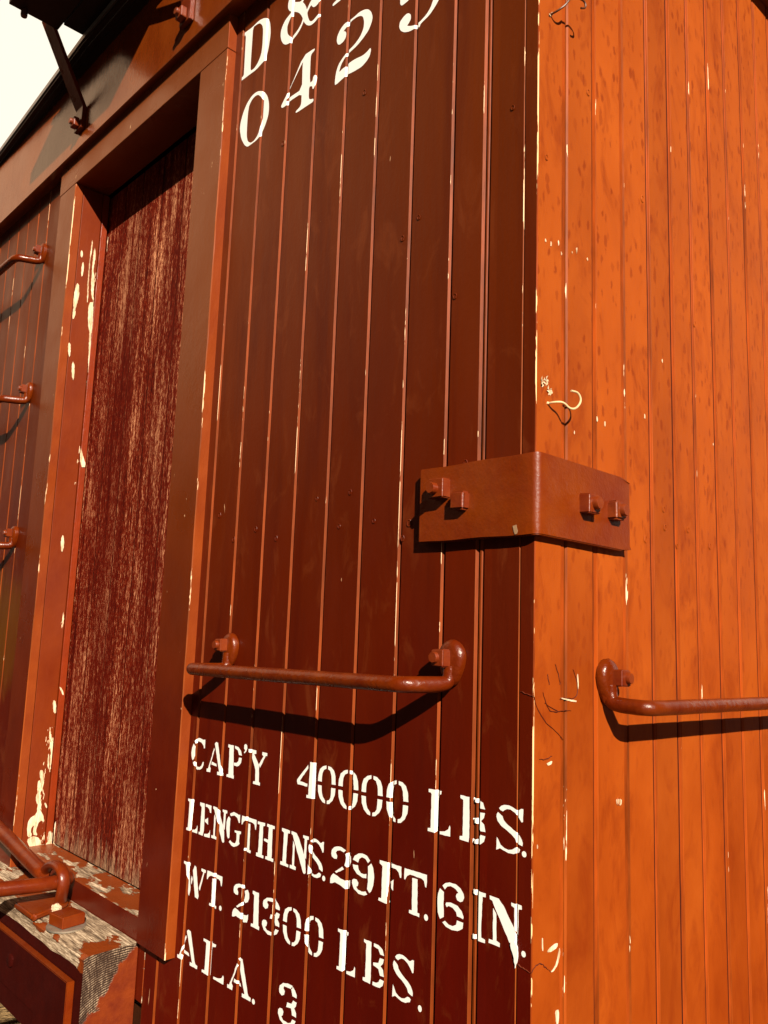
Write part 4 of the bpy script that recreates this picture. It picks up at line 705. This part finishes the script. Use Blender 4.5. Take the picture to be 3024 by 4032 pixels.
# subdivide legs
def dens(poly):
    o = []
    for a, b in zip(poly[:-1], poly[1:]):
        L = math.dist(a, b); m = max(1, int(L / 0.02))
        for j in range(m): o.append((a[0] + (b[0] - a[0]) * j / m, a[1] + (b[1] - a[1]) * j / m))
    o.append(poly[-1]); return o
segs = [max(1, int(math.dist(a, b) / 0.02)) for a, b in zip(outer[:-1], outer[1:])]
def dens2(poly):
    o = []
    for (a, b), m in zip(zip(poly[:-1], poly[1:]), segs):
        for j in range(m): o.append((a[0] + (b[0] - a[0]) * j / m, a[1] + (b[1] - a[1]) * j / m))
    o.append(poly[-1]); return o
O, I = dens2(outer), dens2(inner); N = len(O)
def ztrim(i, z, u):
    # the end-wall leg has rounded outer corners and the strap hangs a touch low there
    y = O[i][1]
    zz = z
    if y > 0.19:
        e = (y - 0.19) / 0.015; dz = 0.006 * e * e
        zz = min(z, 1.924 - dz); zz = max(zz, 1.8215 + dz * 0.5)
    sag = -0.0022 * max(0, y) / 0.2 + 0.0006 * math.sin(O[i][0] * 60)
    return zz + sag
G_ = {}
for side_i, poly in ((0, O), (1, I)):
    for i, (x, y) in enumerate(poly):
        for k, z in enumerate(zs):
            w = 0.0006 * MN.noise(Vector((x * 30, y * 30, z * 30)))
            G_[side_i, i, k] = bm.verts.new((x, y, ztrim(i, z, 0)) if side_i else (x + (w if y > 0 else 0), y + (w if y <= 0 else 0), ztrim(i, z, 0)))
K = len(zs)
for i in range(N - 1):
    for k in range(K - 1):
        for s_ in (0, 1): bm.faces.new((G_[s_, i, k], G_[s_, i + 1, k], G_[s_, i + 1, k + 1], G_[s_, i, k + 1])).smooth = (s_ == 0)
    bm.faces.new((G_[0, i, 0], G_[0, i + 1, 0], G_[1, i + 1, 0], G_[1, i, 0])); bm.faces.new((G_[0, i, K - 1], G_[0, i + 1, K - 1], G_[1, i + 1, K - 1], G_[1, i, K - 1]))
for k in range(K - 1):
    for i in (0, N - 1): bm.faces.new((G_[0, i, k], G_[0, i, k + 1], G_[1, i, k + 1], G_[1, i, k]))
orient(bm)
es = [e for e in bm.edges if len(e.link_faces) == 2 and e.calc_face_angle(0) > 1.0]
bmesh.ops.bevel(bm, geom=es, offset=0.0012, segments=2, affect='EDGES')
for f in bm.faces: f.smooth = True
strap = obj('corner_strap', bm, MT['plate'], car)
def nut_mesh(c, s, h0, h1, axis, dome=False, jit=0.0008, seed=0, tilt=0.0):
    b = bmesh.new(); r = s / 2; rnd = random.Random(seed)
    n = 5; 
    vs = [b.verts.new((sx * r + rnd.uniform(-jit, jit), yy, sz * r + rnd.uniform(-jit, jit))) for yy in (0, 1) for sx, sz in ((-1, -1), (1, -1), (1, 1), (-1, 1))]
    for f in ((0, 1, 2, 3), (4, 7, 6, 5), (0, 4, 5, 1), (1, 5, 6, 2), (2, 6, 7, 3), (3, 7, 4, 0)): b.faces.new([vs[i] for i in f])
    for v in b.verts: v.co.y = h0 + (h1 - h0) * v.co.y
    orient(b); b.edges.ensure_lookup_table()
    bmesh.ops.bevel(b, geom=[e for e in b.edges if any(abs(v.co.y - h0) > 1e-5 for v in e.verts)], offset=0.0030 if dome else 0.0016, segments=3, affect='EDGES')
    ct, st = math.cos(tilt), math.sin(tilt)
    for v in b.verts:
        x, z = v.co.x * ct - v.co.z * st, v.co.x * st + v.co.z * ct
        v.co = Vector((c[0] + x, v.co.y, c[1] + z)) if axis == 'y' else Vector((v.co.y, c[0] + x, c[1] + z))
    orient(b)
    return b
def nut(parent, c, s, h0, h1, axis, bolt=None, dome=False, seed=0, mat='nut', tilt=0.0):
    o = obj('nut', nut_mesh(c, s, h0, h1, axis, dome, seed=seed, tilt=tilt), MT[mat], parent)
    if bolt:
        b = bmesh.new(); sg = 1 if h1 > h0 else -1
        disc_y(b, c[0] + bolt[1], c[1] + bolt[2], h1 - sg * 0.003, h1 + sg * bolt[0], bolt[3], 20, axis, irr=0.04); orient(b)
        obj('bolt_end', b, MT[mat], parent)
    return o
nut(strap, (-0.1435, 1.8925), 0.027, -0.0120, -0.0275, 'y', (0.009, -0.0015, -0.001, 0.0078), seed=1)
nut(strap, (-0.1080, 1.8725), 0.0245, -0.0120, -0.0250, 'y', None, True, seed=2)
nut(strap, (0.0918, 1.8715), 0.0255, 0.0120, 0.0275, 'x', (0.007, 0.0010, 0.0005, 0.0085), seed=3)
nut(strap, (0.1590, 1.8715), 0.0250, 0.0120, 0.0270, 'x', (0.0065, 0.0010, 0.0, 0.0082), True, seed=4)
bm = bmesh.new(); ngon_slab(bm, [(x, -0.0125, z) for x, z in ((-0.0240, 1.8340), (-0.0185, 1.8350), (-0.0178, 1.8315), (-0.0162, 1.8270), (-0.0175, 1.8238), (-0.0205, 1.8232), (-0.0222, 1.8268))], 0.0004, 0.0004, (0, -1, 0)); orient(bm)
obj('paint_chip', bm, MT['flk'], strap)

# ---------------- grab irons
def ear(b, c, rx, rz, th, axis, drop, seed=0):
    """flattened eye of a grab iron lying on the wall, drawn down into the bar"""
    n = 22; rings = []
    prof = [(0.0, 1.0), (0.35, 1.04), (0.75, 0.96), (1.0, 0.74)]
    for (h, s_) in prof:
        ring = []
        for k in range(n):
            a = 2 * math.pi * k / n
            u, w = math.cos(a) * rx * s_, math.sin(a) * rz * s_
            if w < 0: w *= 1 + drop; u *= 1 - 0.25 * abs(math.sin(a))
            jt = 1 + 0.05 * MN.noise(Vector((u * 90 + seed, w * 90, h * 3)))
            p = (c[0] + u * jt, c[1] + w * jt); d = 0.0008 + th * h
            ring.append(b.verts.new((p[0], -d, p[1]) if axis == 'y' else (d, p[0], p[1])))
        rings.append(ring)
    for A, B in zip(rings[:-1], rings[1:]):
        for k in range(n): b.faces.new((A[k], A[(k + 1) % n], B[(k + 1) % n], B[k])).smooth = True
    b.faces.new(rings[0]); b.faces.new(rings[-1]).smooth = True
def grab(axis, f1, f2, e1, e2, r, nuts, seed, label=None, endcap=True):
    """f: (u, z) of the eye; e: (u, standoff, z) of the elbow"""
    b = bmesh.new()
    P3 = (lambda u, h, z: (u, -h, z)) if axis == 'y' else (lambda u, h, z: (h, u, z))
    for f in (f1, f2): ear(b, f, 0.0205, 0.0235, 0.013, axis, 0.5, seed + f[0])
    def leg(f, e):
        du = e[0] - f[0]
        return [P3(f[0], 0.0085, f[1] - 0.010), P3(f[0] + du * 0.03, 0.0095, e[2] + 0.006), P3(f[0] + du * 0.10, 0.016, e[2] + 0.001), P3(f[0] + du * 0.50, e[1] * 0.58, e[2])]
    inw = 0.035 * (1 if f2[0] > f1[0] else -1)
    a = leg(f1, e1) + [P3(e1[0], e1[1] * 0.97, e1[2]), P3(e1[0] + inw, e1[1], e1[2] + (e2[2] - e1[2]) * 0.06)]
    z_ = leg(f2, e2) + [P3(e2[0], e2[1] * 0.97, e2[2]), P3(e2[0] - inw, e2[1], e2[2] + (e1[2] - e2[2]) * 0.06)]
    pa = smooth_path(a, 2); pz = smooth_path(z_, 2)
    mid = [pa[-1].lerp(pz[-1], t / 14) for t in range(1, 14)]
    pts = pa + mid + pz[::-1]
    rr = []
    for i, p in enumerate(pts):
        h = abs(p.y) if axis == 'y' else p.x
        q = min(1, max(0, (h - 0.010) / 0.02)); rr.append((r * 0.92 + r * 0.08 * q) * (1 + 0.045 * MN.noise(p * 34) + 0.02 * MN.noise(p * 110)))
    rings = tube(b, pts, rr, 18)
    orient(b)
    o = obj('grab_iron', b, MT['bar'], car)
    if label: o['label'] = label
    for (c, s_, bo) in nuts:
        sg = -1 if axis == 'y' else 1
        nut(o, c, s_, sg * 0.011, sg * 0.027, axis, (0.0055, bo[0], bo[1], 0.0072), seed=seed)
    return o
grab('y', (-0.6455, 1.6630), (-0.1255, 1.6680), (-0.672, 0.070, 1.6240), (-0.150, 0.0745, 1.6340), 0.0104,
     [((-0.6540, 1.6660), 0.0215, (-0.002, 0.0)), ((-0.1330, 1.6680), 0.0225, (-0.003, 0.0005))], 11, 'grab iron on the maroon side wall above the lettering')
grab('x', (0.1560, 1.6500), (0.7600, 1.6470), (0.1540, 0.0660, 1.6150), (0.770, 0.0690, 1.6050), 0.0099,
     [((0.1670, 1.6495), 0.0215, (0.003, 0.0)), ((0.7500, 1.6480), 0.0215, (0.0, 0.0))], 31, 'grab iron on the orange end wall')
for i, z in enumerate((2.775, 2.350, 1.932)):
    o = grab('y', (-2.325, z), (-1.768, z), (-2.345, 0.070, z - 0.036), (-1.790, 0.072, z - 0.034), 0.0108,
         [((-2.318, z + 0.003), 0.0225, (0, 0)), ((-1.776, z + 0.003), 0.0225, (-0.001, 0.0))], 41 + i)

# ---------------- painted lettering: follows the grooves of the side wall
PLANE_X = sorted({round(g + du, 5) for g, pr in side_gr for du, d, m in pr})
def paint(bm_polys, name, label):
    b = bmesh.new()
    for outer, inner in bm_polys:
        def ring(po):
            vs = [b.verts.new((x, 0, z)) for x, z in po]
            return [b.edges.new((vs[i], vs[(i + 1) % len(vs)])) for i in range(len(vs))]
        es = ring(outer) + (ring(inner) if inner else [])
        bmesh.ops.triangle_fill(b, use_beauty=True, use_dissolve=False, edges=es, normal=(0, -1, 0))
    for px in PLANE_X:
        bmesh.ops.bisect_plane(b, geom=list(b.verts) + list(b.edges) + list(b.faces), plane_co=(px, 0, 0), plane_no=(1, 0, 0))
    for v in b.verts: v.co.y = side_depth(v.co.x) - 0.00035
    b.normal_update()
    for f in b.faces:
        if f.normal.y > 0: f.normal_flip()
    o = obj(name, b, MT['letter'], side); o['label'] = label
    return o
def ragged(po, seed, amp=0.00035):
    return rough(po, 0.004, amp, seed)
WORDS = {1: [("CAP'Y", 5), ('40000', 5), ('LBS.', 3)], 2: [('LENGTH', 6), ('INS.', 3), ('29', 2), ('FT.', 2), ('6', 1), ('IN.', 2)],
         3: [('WT.', 2), ('21300', 5), ('LBS.', 3)], 4: [('ALA.', 3), ('3', 1)]}
LINE = {1: 'first', 2: 'second', 3: 'third', 4: 'last'}
for l, row in ROWS.items():
    k0 = 0
    for word, cnt in WORDS[l]:
        grp = row[k0:k0 + cnt]; k0 += cnt; polys = []
        for gi, (c, x0, x1, z0, z1) in enumerate(grp):
            for pi, po in enumerate(GLYPHS[c]):
                polys.append((ragged([(x0 + (x1 - x0) * u, z0 + (z1 - z0) * v) for u, v in po], l * 100 + k0 * 7 + gi * 3 + pi), None))
        if word.endswith('.'):
            xe = grp[-1][2]
            dl, x, z, rx, rz = min((d for d in DOTS if d[0] == l), key=lambda d: abs(d[1] - xe))
            polys.append(([(x + rx * math.cos(q * math.pi / 7), z + rz * math.sin(q * math.pi / 7)) for q in range(14)], None))
        paint(polys, 'lettering', 'white stencilled word %s on the %s line of lettering' % (word, LINE[l]))
def fine(po):
    # Chaikin once for the brush-painted letters, keeps their size
    out = []; n = len(po)
    for i in range(n):
        a, b = po[i], po[(i + 1) % n]
        out += [(a[0] * .8 + b[0] * .2, a[1] * .8 + b[1] * .2), (a[0] * .2 + b[0] * .8, a[1] * .2 + b[1] * .8)]
    return out
# upper halves of the letters that the top of the picture cuts off
BIG['9b'][0].append([(-.2736, 2.7195), (-.2736, 2.752), (-.190, 2.752), (-.182, 2.735), (-.262, 2.735), (-.2640, 2.7195)])
BIG['9b'][0].append([(-.2520, 2.7066), (-.235, 2.722), (-.210, 2.724), (-.188, 2.714), (-.176, 2.697), (-.178, 2.681), (-.1852, 2.6668), (-.1978, 2.6745), (-.196, 2.690), (-.205, 2.705), (-.222, 2.712), (-.240, 2.710)])
BIG['&'][0].append([(-.5862, 2.9085), (-.580, 2.9160), (-.567, 2.9185), (-.553, 2.913), (-.546, 2.900), (-.5428, 2.8822), (-.5472, 2.8800), (-.553, 2.898), (-.560, 2.907), (-.567, 2.907), (-.5693, 2.9085)])
BIG['Rf'] = (BIG['Rf'][0] + [[(-.438, 2.8185), (-.438, 2.908), (-.450, 2.914), (-.418, 2.914), (-.418, 2.8185)],
                 [(-.4165, 2.914), (-.396, 2.914), (-.380, 2.904), (-.376, 2.890), (-.382, 2.872), (-.400, 2.862), (-.392, 2.858), (-.366, 2.816), (-.358, 2.809), (-.382, 2.809), (-.408, 2.857), (-.4165, 2.857), (-.4165, 2.864), (-.402, 2.868), (-.394, 2.880), (-.394, 2.896), (-.402, 2.907), (-.4165, 2.907)]], BIG['Rf'][1])
def bigp(keys):
    r = []
    for k in keys:
        outs, inn = BIG[k]
        for i, o in enumerate(outs): r.append((fine(o), fine(inn) if (inn and i == 0) else None))
    return r
for k, t in (('D', 'large white letter D'), ('&', 'large white ampersand'), ('Rf', 'large white letter R, only its foot inside the picture'), ('O', 'large white figure 0'), ('4b', 'large white figure 4'), ('2b', 'large white figure 2'), ('9b', 'large white figure 5, only its lower end inside the picture')):
    paint(bigp([k]), 'lettering', t + ' painted on the side wall')

# ---------------- small wear on the walls
heads = bmesh.new()
disc_y(heads, 0, 0, 0.0, -0.0006, 0.0034, 12, 'y', irr=0.15); orient(heads)
proto = None
def nailhead(pos, rot, mat, par, s):
    b = bmesh.new(); n = 14; R0 = 0.0034 * s
    rr = [(R0 * 1.25, 0.0002), (R0 * 1.1, 0.0009), (R0 * 0.9, 0.0009), (R0 * 0.8, 0.0001), (R0 * 0.45, 0.0003)]
    rings = [[b.verts.new((math.cos(2 * math.pi * k / n) * r * (1 + 0.1 * math.sin(k * 2.1 + s * 9)), -h, math.sin(2 * math.pi * k / n) * r * 1.25)) for k in range(n)] for r, h in rr]
    for A, B in zip(rings[:-1], rings[1:]):
        for k in range(n): b.faces.new((A[k], A[(k + 1) % n], B[(k + 1) % n], B[k]))
    b.faces.new(rings[-1]); orient(b); b.normal_update()
    if b.faces[-1].normal.y > 0: bmesh.ops.reverse_faces(b, faces=b.faces)
    o = obj('nail_head', b, mat, par); o.location = pos; o.rotation_euler = (0, 0, rot); return o
heads.free()
for i, (x, z) in enumerate(NAILS_S): nailhead((x, -0.0003, z), 0, MT['side'], side, random.uniform(0.8, 1.15))
for i, (y, z) in enumerate(NAILS_E): nailhead((0.0003, y, z), math.pi / 2, MT['end'], endw, random.uniform(0.8, 1.15))
# cream flakes and lifted cracks on the end wall near the corner
for i, po in enumerate(EPATCH.values()): patch([(0, y, z) for y, z in rough(cut(po, 0.2), 0.003, 0.0004, i)], 0.0003, 0.0006, (1, 0, 0), MT['bare'], endw)
FLAKES = [(0.0179, 2.2126), (0.0304, 2.2127), (0.0473, 2.221), (0.0539, 2.2077), (0.0792, 2.2189), (0.0904, 2.2263), (0.117, 2.2224), (0.1405, 1.9982), (0.1606, 1.9958), (0.2716, 2.0292), (0.085, 1.9677), (0.5012, 2.0297), (0.0087, 1.457), (0.3285, 2.1303)]
rnd = random.Random(12)
for (y, z) in FLAKES:
    s_ = rnd.uniform(0.0012, 0.0028)
    patch([(0, y + s_ * 0.7 * math.cos(a) * rnd.uniform(0.5, 1.2), z + s_ * 1.6 * math.sin(a) * rnd.uniform(0.5, 1.3)) for a in [k * 0.785 for k in range(8)]], 0.0002, 0.0006, (1, 0, 0), MT['bare'], endw)
def crack(b, pts, P3, w):
    P = smooth_path([(p[0], p[1], 0) for p in pts], 2)
    P = [Vector((p.x + random.uniform(-1, 1) * 0.0006, p.y + random.uniform(-1, 1) * 0.0006, 0)) for p in P]
    L, Rr = [], []
    n = len(P)
    for i, p in enumerate(P):
        t = (P[min(i + 1, n - 1)] - P[max(0, i - 1)]).normalized(); q = Vector((-t.y, t.x, 0)) * w * math.sin(math.pi * (i + 0.4) / n) * random.uniform(0.5, 1.2)
        L.append(p + q); Rr.append(p - q)
    M_ = [b.verts.new(P3(p.x, p.y, 0.0012)) for p in P]; L = [b.verts.new(P3(p.x, p.y, 0.0002)) for p in L]; Rr = [b.verts.new(P3(p.x, p.y, 0.0002)) for p in Rr]
    for i in range(n - 1):
        b.faces.new((L[i], L[i + 1], M_[i + 1], M_[i])); b.faces.new((M_[i], M_[i + 1], Rr[i + 1], Rr[i]))
for po in ECRACK.values():
    bm = bmesh.new(); crack(bm, po, lambda a, c, h: (h, a, c), 0.0008); orient(bm); obj('paint_crack', bm, MT['crack'], endw)
bm = bmesh.new()
crack(bm, [(-0.0187, 1.6341), (-0.010, 1.631), (-0.0009, 1.630)], lambda a, c, h: (a, -h, c), 0.0008)
orient(bm); obj('paint_crack', bm, MT['crack'], side)
bm = bmesh.new()
crack(bm, [(-0.0206, 1.3264), (-0.0140, 1.3240), (-0.0018, 1.3220)], lambda a, c, h: (a, -h, c), 0.0010)
orient(bm); obj('paint_crack', bm, MT['crack'], side)
bm = bmesh.new()   # thick peeled lump by the N of IN.
ngon_slab(bm, [(x, 0, z) for x, z in rough([(-0.0290, 1.3470), (-0.0235, 1.3500), (-0.0190, 1.3440), (-0.0185, 1.3340), (-0.0200, 1.3270), (-0.0222, 1.3210), (-0.0238, 1.3310), (-0.0280, 1.3400)], 0.003, 0.0006, 3)], 0.0006, 0.0012, (0, -1, 0))
bmesh.ops.triangulate(bm, faces=[f for f in bm.faces if len(f.verts) > 4]); orient(bm)
obj('peeled_patch', bm, MT['letter'], side)
# splintered wood where staples were pulled
rnd = random.Random(5)
for (y, z, n_, sp) in ((0.012, 2.0195, 9, 0.0035), (0.020, 2.023, 9, 0.004), (0.0275, 2.012, 8, 0.003), (0.0260, 2.5475, 4, 0.002)):
    bm = bmesh.new(); c0 = bm.verts.new((0.0006, y, z))
    for k in range(n_):
        a = rnd.uniform(0, 6.28); l = rnd.uniform(0.003, 0.0075)
        p = [(rnd.random() * 0.003 + 0.0006, y + l * math.cos(a), z + l * math.sin(a)), (rnd.random() * 0.002 + 0.0006, y + l * 0.7 * math.cos(a + 0.7), z + l * 0.7 * math.sin(a + 0.7))]
        v = [bm.verts.new(q) for q in p]; bm.faces.new([c0] + v)
    obj('splintered_wood', bm, MT['bare'], endw)

# ---------------- hardware on the beam
bm = bmesh.new()   # square bolt head
c = Vector((-1.068, -0.0705)); ux = Vector((0.62, 0.10)).normalized(); uy = Vector((-ux.y, ux.x))
def P2(u, v): q = c + ux * u + uy * v; return q
vs = []
for h, s_ in ((1.1035, 0.0250), (1.1265, 0.0250)):
    vs.append([bm.verts.new((P2(a * s_, b_ * s_).x, P2(a * s_, b_ * s_).y, h)) for a, b_ in ((-1, -1), (1, -1), (1, 1), (-1, 1))])
for i in range(4): bm.faces.new((vs[0][i], vs[0][(i + 1) % 4], vs[1][(i + 1) % 4], vs[1][i]))
bm.faces.new(vs[0]); bm.faces.new(vs[1]); orient(bm)
bmesh.ops.bevel(bm, geom=list(bm.edges), offset=0.0022, segments=3, affect='EDGES')
for v in bm.verts:
    if v.co.z > 1.123: v.co.z += 0.0025 * (1 - ((v.co.x - c.x) ** 2 + (v.co.y - c.y) ** 2) / 0.0009)
bh = obj('bolt_head', bm, MT['plate'], car)
bm = bmesh.new(); disc_y(bm, c.x + 0.003, c.y - 0.002, 1.1000, 1.1038, 0.0375, 36, 'z'); orient(bm); obj('washer', bm, MT['washer'], bh)
# eye plate: flat foot drawn up into a round eye
foot = [(-1.2300, -0.1150), (-1.1330, -0.1150), (-1.1290, -0.1090), (-1.1480, -0.0650), (-1.1600, -0.0400), (-1.1700, -0.0250), (-1.1950, -0.0180), (-1.2080, -0.0300), (-1.2260, -0.0600), (-1.2380, -0.0850), (-1.2330, -0.1100)]
bm = bmesh.new(); A = [bm.verts.new((x, y, 1.1003)) for x, y in foot]; B = [bm.verts.new((x, y, 1.1130)) for x, y in foot]; n = len(foot)
for i in range(n): bm.faces.new((A[i], A[(i + 1) % n], B[(i + 1) % n], B[i]))
bm.faces.new(A); bm.faces.new(B); orient(bm)
bmesh.ops.bevel(bm, geom=[e for e in bm.edges], offset=0.0035, segments=3, affect='EDGES')
eye = obj('eye_plate', bm, MT['plate'], car, smooth=True)
for p in eye.data.polygons: p.use_smooth = True
bm = bmesh.new()
ey = -0.045
pts = smooth_path([(-1.1800, -0.040, 1.104), (-1.1700, -0.042, 1.118), (-1.1580, ey, 1.138), (-1.1535, ey, 1.155), (-1.1580, ey, 1.170), (-1.1740, ey, 1.180), (-1.1980, ey, 1.1825), (-1.2200, ey, 1.179), (-1.2400, ey, 1.170), (-1.2540, ey, 1.158), (-1.2620, ey, 1.146)], 2)
rings = tube(bm, pts, 0.0085, 16)
for ring, p in zip(rings, pts):
    for v in ring: v.co.y = p.y + (v.co.y - p.y) * 1.55
orient(bm); obj('eye', bm, MT['iron'], eye)
# the two iron rods linked through the eye
def rod(name, pts, r, label):
    b = bmesh.new(); tube(b, pts, r, 20); orient(b)
    o = obj(name, b, MT['iron']); tag(o, label, 'iron rod', 'iron rods linked at the step beam'); return o
up = smooth_path([(-3.10, -0.040, 1.392), (-2.2, -0.043, 1.275), (-1.60, -0.048, 1.197), (-1.30, -0.050, 1.159), (-1.248, -0.050, 1.152)], 2)
up = [p for p in up]
rod('iron_rod', up, [0.0165] * (len(up) - 3) + [0.0155, 0.0135, 0.0115], 'long maroon iron rod sloping up to the left from the eye on the step beam')
lo = smooth_path([(-1.176, -0.62, 1.196), (-1.172, -0.30, 1.172), (-1.170, -0.12, 1.158), (-1.170, -0.070, 1.155), (-1.176, -0.035, 1.154), (-1.196, -0.018, 1.152), (-1.222, -0.022, 1.148)], 3)
rod('iron_rod', lo, 0.0145, 'shorter maroon iron rod reaching out of the eye towards the viewer')
bm = bmesh.new(); clump(bm, (-1.1480, -0.0600, 1.1095), 0.0105, 3.0, (1, 0.9, 0.9), 3, 0.28)
fl = obj('paint_flake', bm, MT['chip']); tag(fl, 'pale crumpled lump lying on the step beam between the eye plate and the bolt', 'debris')

# ---------------- bent wires on the end wall
def wire(pts, label, mat='wire', r=0.0014):
    b = bmesh.new(); tube(b, smooth_path(pts, 3), r, 8)
    clump(b, pts[0], r * 1.9, 1.0, (1, 1, 1), 1, 0.1)
    orient(b); o = obj('bent_wire', b, MT[mat]); tag(o, label, 'wire', 'bent wires on the end wall')
wire([(0.0, 0.0262, 2.5465), (0.012, 0.0285, 2.548), (0.020, 0.0350, 2.556), (0.024, 0.0420, 2.5705), (0.028, 0.0560, 2.5735), (0.030, 0.0660, 2.5730), (0.030, 0.0675, 2.5640), (0.028, 0.0585, 2.5600)],
     'dark hooked wire high on the orange end wall, upper of the two', 'wirerust')
wire([(0.0, 0.0250, 1.9945), (0.010, 0.0270, 1.9950), (0.016, 0.0370, 1.9960), (0.020, 0.0440, 1.9880), (0.022, 0.0560, 1.9900), (0.024, 0.0655, 2.0020), (0.022, 0.0620, 2.0130), (0.020, 0.0480, 2.0125)],
     'cream hooked wire on the orange end wall just above the iron corner strap')

# ---------------- running gear (out of the frame, so that the car stands on something)
def truck(cx):
    for ax in (cx - 0.7, cx + 0.7):
        b = bmesh.new(); tube(b, [(ax, 0.72, 0.61), (ax, 1.78, 0.61)], 0.05, 16)
        for y in (0.80, 1.70):
            for (r, w0, w1) in ((0.36, -0.035, 0.035), (0.39, 0.035, 0.055)):
                s_ = -1 if y > 1.25 else 1
                ya, yb = y + w0 * s_, y + w1 * s_
                tube(b, [(ax, min(ya, yb), 0.61), (ax, max(ya, yb), 0.61)], r - 0.03, 40)
        orient(b); obj('wheel_set', b, MT['rust'], car)
    b = bmesh.new()
    for y in (0.62, 1.84): box(b, cx - 0.95, cx + 0.95, y - 0.03, y + 0.03, 0.56, 0.66, 0.01)
    box(b, cx - 0.15, cx + 0.15, 0.55, 1.95, 0.62, 0.735, 0.01)
    obj('truck_frame', b, MT['rust'], car)
truck(-1.5); truck(-7.4)
for y in (0.80, 1.70):
    b = bmesh.new(); box(b, -60, 60, y - 0.028, y + 0.028, 0.235, 0.277, 0.006); box(b, -60, 60, y - 0.008, y + 0.008, 0.17, 0.2345); box(b, -60, 60, y - 0.05, y + 0.05, 0.155, 0.1695)
    r_ = obj('rail', b, MT['steel']); tag(r_, 'steel rail under the near side of the boxcar' if y < 1 else 'steel rail under the far side of the boxcar', 'rail', 'rails under the boxcar')
# ground
bm = bmesh.new(); n = 60
def gx(k, c, s): t = (k / n - 0.5) * 2; return c + s * math.copysign(abs(t) ** 3.2, t)
V = [[bm.verts.new((gx(i, -2.5, 900), gx(j, 0.6, 900), 0)) for j in range(n + 1)] for i in range(n + 1)]
for i in range(n):
    for j in range(n): bm.faces.new((V[i][j], V[i + 1][j], V[i + 1][j + 1], V[i][j + 1]))
for r in V:
    for v in r:
        d = math.hypot(v.co.x + 2.5, v.co.y - 0.6); v.co.z = 0.155 + 0.02 * MN.noise(v.co * 1.7) * (1 if d < 40 else 0)
orient(bm)
g = obj('ground', bm, MT['gravel'], smooth=True); tag(g, 'brown gravel ground', 'ground', kind='structure')
